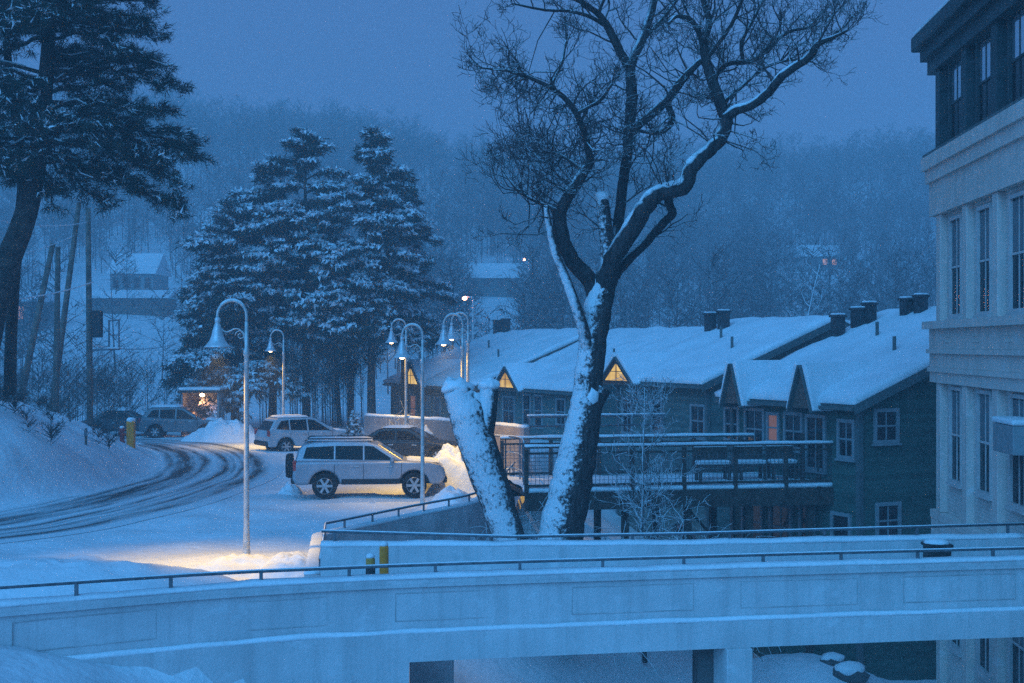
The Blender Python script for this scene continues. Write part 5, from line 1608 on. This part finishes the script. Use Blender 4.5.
def saloon(name, label, cat, loc, rz, m, **k):
    body = [(-2.25, 0.30), (2.15, 0.30), (2.28, 0.42), (2.28, 0.62), (2.10, 0.76), (1.00, 0.92), (-1.45, 0.95), (-2.20, 0.92), (-2.30, 0.65)]
    cabin = [(-1.85, 0.90), (-1.15, 1.36), (-0.85, 1.43), (0.05, 1.43), (0.30, 1.37), (1.15, 0.88)]
    wins = [[(-1.42, 0.98), (-1.02, 1.30), (-0.42, 1.33), (-0.42, 0.97)], [(-0.34, 0.97), (-0.34, 1.33), (0.10, 1.31), (0.74, 0.95)]]
    return vehicle(name, label, cat, loc, rz, body, cabin, wins, [(-1.36, 0.32), (1.36, 0.32)], 0.32, 1.76, m, 1.43, 0.90, arch=0.385,
                   tail=(-2.24, 0.78, 0.18), head=(2.12, 0.64), handles=(-0.55, 0.4), seams=(-0.38, 0.85), **k)
sx = X_at(369, 45)
suv_body('big silver off-roader with spare wheel parked side on in the lit snow', (sx, 45.2, LOT + 0.03), R(5), silver,
         snow_list=((-0.95, 0, 1.775, 2.1, 1.3, 0.07), (1.68, 0, (1.16, 1.08), 1.0, 1.5, 0.05)))
crossover('parked_crossover', 'white crossover parked at an angle in front of the pines', 'car', (X_at(306.5, 66.0), 66.0, -4.98), R(30), white_p, snow_list=((-0.85, 0, 1.68, 1.5, 1.3, 0.08), (1.7, 0, (1.0, 0.88), 0.8, 1.5, 0.10)))
saloon('parked_car', 'black car half hidden behind the silver off-roader', 'car', (X_at(408, 57), 57.5, -4.75), R(-8), black_p, snow_list=((-0.4, 0, 1.43, 1.1, 1.2, 0.07),))
crossover('parked_crossover', 'grey estate car with pale snowy roof parked beside the snow heap', 'car', (X_at(183, 77), 77, -5.02), R(4), grey_p, snow_list=((-0.85, 0, 1.68, 1.6, 1.4, 0.12), (1.7, 0, (1.02, 0.9), 0.8, 1.5, 0.12)))
saloon('parked_car', 'dark snow roofed car nearest the utility pole at the road end', 'car', (X_at(126, 78.5), 78.5, -5.02), R(8), dark_p, snow_list=((-0.4, 0, 1.43, 1.3, 1.3, 0.16), (1.65, 0, (0.92, 0.76), 0.9, 1.4, 0.08)))

# ------------------------------------------------------------------ ploughed snow heaps
def snow_pile(label, cx, cy, rx, ry, h, seed, z0=LOT, rz=0.0, lump=0.35, freq=1.3):
    t = MB(); NR, NA_ = 26, 64
    c, s = math.cos(rz), math.sin(rz)
    for i in range(NR + 1):
        r = i / NR
        for k in range(NA_):
            a = 2 * math.pi * k / NA_
            u, v = r * math.cos(a), r * math.sin(a)
            x, y = u * rx, v * ry
            X, Y = cx + x * c - y * s, cy + x * s + y * c
            f = max(0.0, 1 - r * r) ** 0.9
            n_ = 1 + lump * nz(X * freq + seed, Y * freq) + lump * 0.7 * nz(X * freq * 2.6, Y * freq * 2.6 + seed) + lump * 0.35 * nz(X * freq * 6, Y * freq * 6 + seed)
            t.v.append((X, Y, z0 - 0.15 + (h + 0.15) * f * max(0.1, n_)))
    for i in range(NR):
        for k in range(NA_):
            k2 = (k + 1) % NA_
            t.f.append((i * NA_ + k, i * NA_ + k2, (i + 1) * NA_ + k2, (i + 1) * NA_ + k))
    o = t.build('snow_pile', M['snow_cap'], None, smooth=True)
    return tag(o, label, 'snow pile')
snow_pile('long ploughed snow heap behind the left end of the bridge rail', -8.9, 26.8, 4.8, 2.6, 0.78, 1, lump=0.13, freq=0.9)
snow_pile('lamp lit snow mound round the foot of the nearest street lamp', -5.7, 30.2, 1.6, 1.1, 0.33, 2, lump=0.26)
snow_pile('low blue snow mound against the end of the rear parapet', -4.55, 29.6, 1.0, 1.5, 0.45, 3, lump=0.26)
snow_pile('lumpy ploughed snow heap between the parked estate and the white crossover', X_at(226, 73), 73, 2.5, 1.4, 0.95, 4, z0=-4.95, lump=0.39, freq=1.1)
snow_pile('bright snow heap in front of the silver off-roader bonnet', X_at(450, 47), 47.4, 1.5, 1.5, 1.15, 5, lump=0.29, freq=0.9)
snow_pile('snow heap at the foot of the lamp beside the parking wall', X_at(452, 42.5), 42.3, 0.8, 1.3, 0.55, 6, lump=0.33)
snow_pile('long snow ridge behind the black car below the low wall', X_at(420, 60), 60.3, 3.6, 1.5, 1.2, 7, z0=-4.9, lump=0.33, rz=R(-25))
snow_pile('snow heap right of the black car nose', X_at(462, 54), 54, 1.6, 1.4, 1.0, 8, lump=0.33)
snow_pile('small snow clod behind the silver off-roader tail', X_at(291, 46), 46, 0.5, 0.6, 0.28, 9, lump=0.45)
snow_pile('snow drift banked on the walkway side of the parking wall', 0.9, 46.5, 1.0, 2.0, 1.3, 10, z0=-5.9, lump=0.26)

# ------------------------------------------------------------------ roadside markers
q = Vector((X_at(131, 57.5), 57.5, ground_z(X_at(131, 57.5), 57.5) - 0.05))
mk_ = thing('marker_post', 'square yellow marker post with a snow cap beside the road bend', 'marker post', tuple(q))
MB().box((q.x, q.y, q.z + 0.55), (0.3, 0.3, 1.15)).build('post', M['yellow'], mk_, bevel=0.02)
MB().blob((q.x, q.y, q.z + 1.16), (0.19, 0.19, 0.13), 4, 2).build('snow', M['snow_cap'], mk_, smooth=True)
q = Vector((X_at(122, 57.8), 57.8, ground_z(X_at(122, 57.8), 57.8) - 0.03))
hy = thing('fire_hydrant', 'small red hydrant next to the yellow marker post', 'hydrant', tuple(q))
MB().lathe([(0.15, 0), (0.15, 0.05), (0.10, 0.07), (0.10, 0.45), (0.13, 0.46), (0.12, 0.52), (0.06, 0.60), (0.0, 0.62)], q, 14).build('barrel', M['red'], hy)
for sg in (-1, 1):
    MB().lathe([(0.05, sg * 0.0), (0.05, sg * 0.16), (0.0, sg * 0.17)], (q.x, q.y, q.z + 0.34), 10, 'x').build('outlet', M['red'], hy)
MB().blob((q.x, q.y, q.z + 0.62), (0.10, 0.10, 0.07), 4, 2).build('snow', M['snow_cap'], hy, smooth=True)
q = Vector((X_at(86, 50), 50, ground_z(X_at(86, 50), 50)))
sk = thing('stake', 'thin grey stake stuck in the snowy roadside bank', 'stake', tuple(q))
MB().box((q.x, q.y, q.z + 0.22), (0.08, 0.05, 0.85)).build('post', M['pole_wood'], sk, bevel=0.01)
MB().box((q.x, q.y - 0.03, q.z + 0.48), (0.12, 0.02, 0.22)).build('reflector', M['rail'], sk)

# ------------------------------------------------------------------ utility poles and wires
def pole(label, top, foot, d, r=0.14):
    a, b = P(*foot, d), P(*top, d)
    gz = ground_z(a.x, a.y)
    a = a + (a - b).normalized() * max(0.0, (a.z - gz + 0.6))
    t = thing('utility_pole', label, 'utility pole', tuple(a))
    MB().tube([a, a.lerp(b, 0.5), b], [r * 1.15, r, r * 0.8], 9).build('shaft', M['pole_wood'], t, smooth=True)
    return t, a, b
pole('short leaning utility pole farthest left of the group', (53, 243), (28, 363), 63)
pole('short upright utility pole second from the left of the group', (58, 247), (56, 391), 64)
pole('long leaning utility pole crossing behind the upright ones', (79, 203), (54, 394), 66)
tp_, a_, b_ = pole('upright utility pole carrying a transformer box and a bracket platform', (88, 208), (90, 414), 66)
MB().obox(P(97.5, 324, 65.8), (1, 0, 0), (0, 1, 0), UP, 0.42, 0.42, 1.25).build('transformer', M['plastic'], tp_, bevel=0.05)
cr_ = MB()
cr_.bar(P(91, 350, 66), P(120, 349, 66), 0.09); cr_.bar(P(91, 366, 66), P(112, 350, 66), 0.07)
cr_.build('bracket', M['rail'], tp_)
fr_ = MB()
for x in (109, 119):
    fr_.bar(P(x, 350, 66), P(x, 320, 66), 0.07)
fr_.bar(P(109, 321, 66), P(119, 320, 66), 0.07); fr_.bar(P(109, 335, 66), P(119, 335, 66), 0.05)
fr_.build('guard_frame', M['rail'], tp_)
MB().box(tuple(P(114, 348, 66)), (0.55, 0.5, 0.06)).build('snow', M['snow_cap'], tp_, bevel=0.02)
def wire(label, a, b, sag, r=0.022):
    pts = [a.lerp(b, k / 20) - UP * sag * 4 * (k / 20) * (1 - k / 20) for k in range(21)]
    o = MB().tube(pts, r, 5).build('overhead_wire', M['twig_snow'], None, smooth=True)
    tag(o, label, 'wire')
wire('sagging snowy overhead wire, lower of those running left from the transformer pole', P(93, 282, 66), P(-60, 303, 40), 0.25, 0.03)
wire('overhead wire running left from the top of the transformer pole', P(88, 222, 66), P(-60, 205, 40), 0.35, 0.02)
wire('overhead wire from the long leaning pole towards the near pine', P(75, 235, 66), P(-60, 262, 42), 0.3, 0.02)
wire('low cable looping between the leaning pole and the transformer pole', P(62, 318, 66), P(90, 300, 66), 0.3, 0.02)
wire('thin wire crossing to the far field from the transformer pole', P(90, 345, 66), P(190, 338, 120), 0.5, 0.03)

# ------------------------------------------------------------------ distant houses
def far_house(label, px, py_base, d, w, dep, wall_h, roof_h, lit=None, rz=0.0, m='trim', name='house'):
    dd = ground_hit(px, py_base)
    w *= dd / d; dep *= dd / d; wall_h *= dd / d; roof_h *= dd / d; d = dd
    x = X_at(px, d); gz = ground_z(x, d)
    t = thing(name, label, 'house', (x, d, gz))
    u = Vector((math.cos(rz), math.sin(rz), 0)); v = Vector((-math.sin(rz), math.cos(rz), 0)); c = Vector((x, d, gz))
    MB().obox(c + UP * (wall_h / 2 - 1.5), u, v, UP, w, dep, wall_h + 3).build('wall', M[m], t)
    pr = [c + u * s * (w / 2 + .4) + v * k for s, k in ((-1, 0),)]
    rf = MB()
    sec = [c - u * (w / 2 + .5) - v * (dep / 2 + .5) + UP * (wall_h + .02), c - u * (w / 2 + .5) + v * (dep / 2 + .5) + UP * (wall_h + .02), c - u * (w / 2 + .5) + UP * (wall_h + roof_h)]
    rf.prism(sec, u * (w + 1.0))
    r = rf.build('roof', M['roof_snow'], t)
    for k in range(4):
        s = -w / 2 + w * (k + 0.5) / 4
        wf = c + u * s - v * (dep / 2) + UP * wall_h * 0.55
        window(t, wf, u, -v, w / 8, wall_h * 0.5, 1, glass='lit_orange' if lit is not None and k in lit else 'glass', frame='trim_dark', sill=False, mid=False)
    return t
far_house('pale far house with a wide snowy roof across the snow field', 140, 296, 205, 6.0, 9, 2.8, 3.2)
far_house('low far shed with a snowy roof below the pale far house', 132, 312, 190, 10.5, 6, 1.6, 1.2, m='brown_shingle', name='shed')
far_house('far house with an orange lit window left of the leaning poles', 26, 328, 150, 4.6, 6, 2.6, 1.2, lit=(1, 2), m='brown_shingle')
far_house('snowy roofed house low on the hillside left of the old tree', 494, 292, 190, 7.0, 8, 1.6, 2.2, m='trim_dark')
far_house('small house with pink lit windows high on the hillside at right', 816, 270, 290, 7.5, 8, 2.4, 2.6, lit=(2, 3), m='trim_dark')
# lit shelter under the pines
q = Vector((X_at(203, 79.4), 79.4, ground_z(X_at(203, 79.4), 79.4)))
sh = thing('shelter', 'small open shelter glowing orange at the foot of the left pines', 'shelter', tuple(q))
sh_w = M['brown_shingle']
MB().box((q.x, q.y + 0.8, q.z + 1.2), (2.0, 0.1, 2.4)).build('back_wall', M['trim'], sh)
for sg in (-1, 1): MB().box((q.x + sg * 1.0, q.y, q.z + 1.2), (0.1, 1.6, 2.4)).build('side_wall', M['trim'], sh)
MB().box((q.x, q.y, q.z + 2.46), (2.4, 2.0, 0.12)).build('roof', M['wood_dark'], sh)
MB().box((q.x, q.y, q.z + 2.6), (2.3, 1.9, 0.16)).build('snow', M['snow_cap'], sh, bevel=0.05)
MB().blob((q.x, q.y - 0.2, q.z + 2.25), (0.14, 0.14, 0.10), 1, 2, 0).build('bulb', M['bulb'], sh, smooth=True)
pl = bpy.data.lights.new('shelter_light', 'POINT'); pl.energy = 16; pl.color = (1.0, 0.40, 0.10); pl.shadow_soft_size = 0.1
po = bpy.data.objects.new('shelter_light', pl); COL.objects.link(po); po.parent = sh; po.location = (0, -0.4, 2.0)
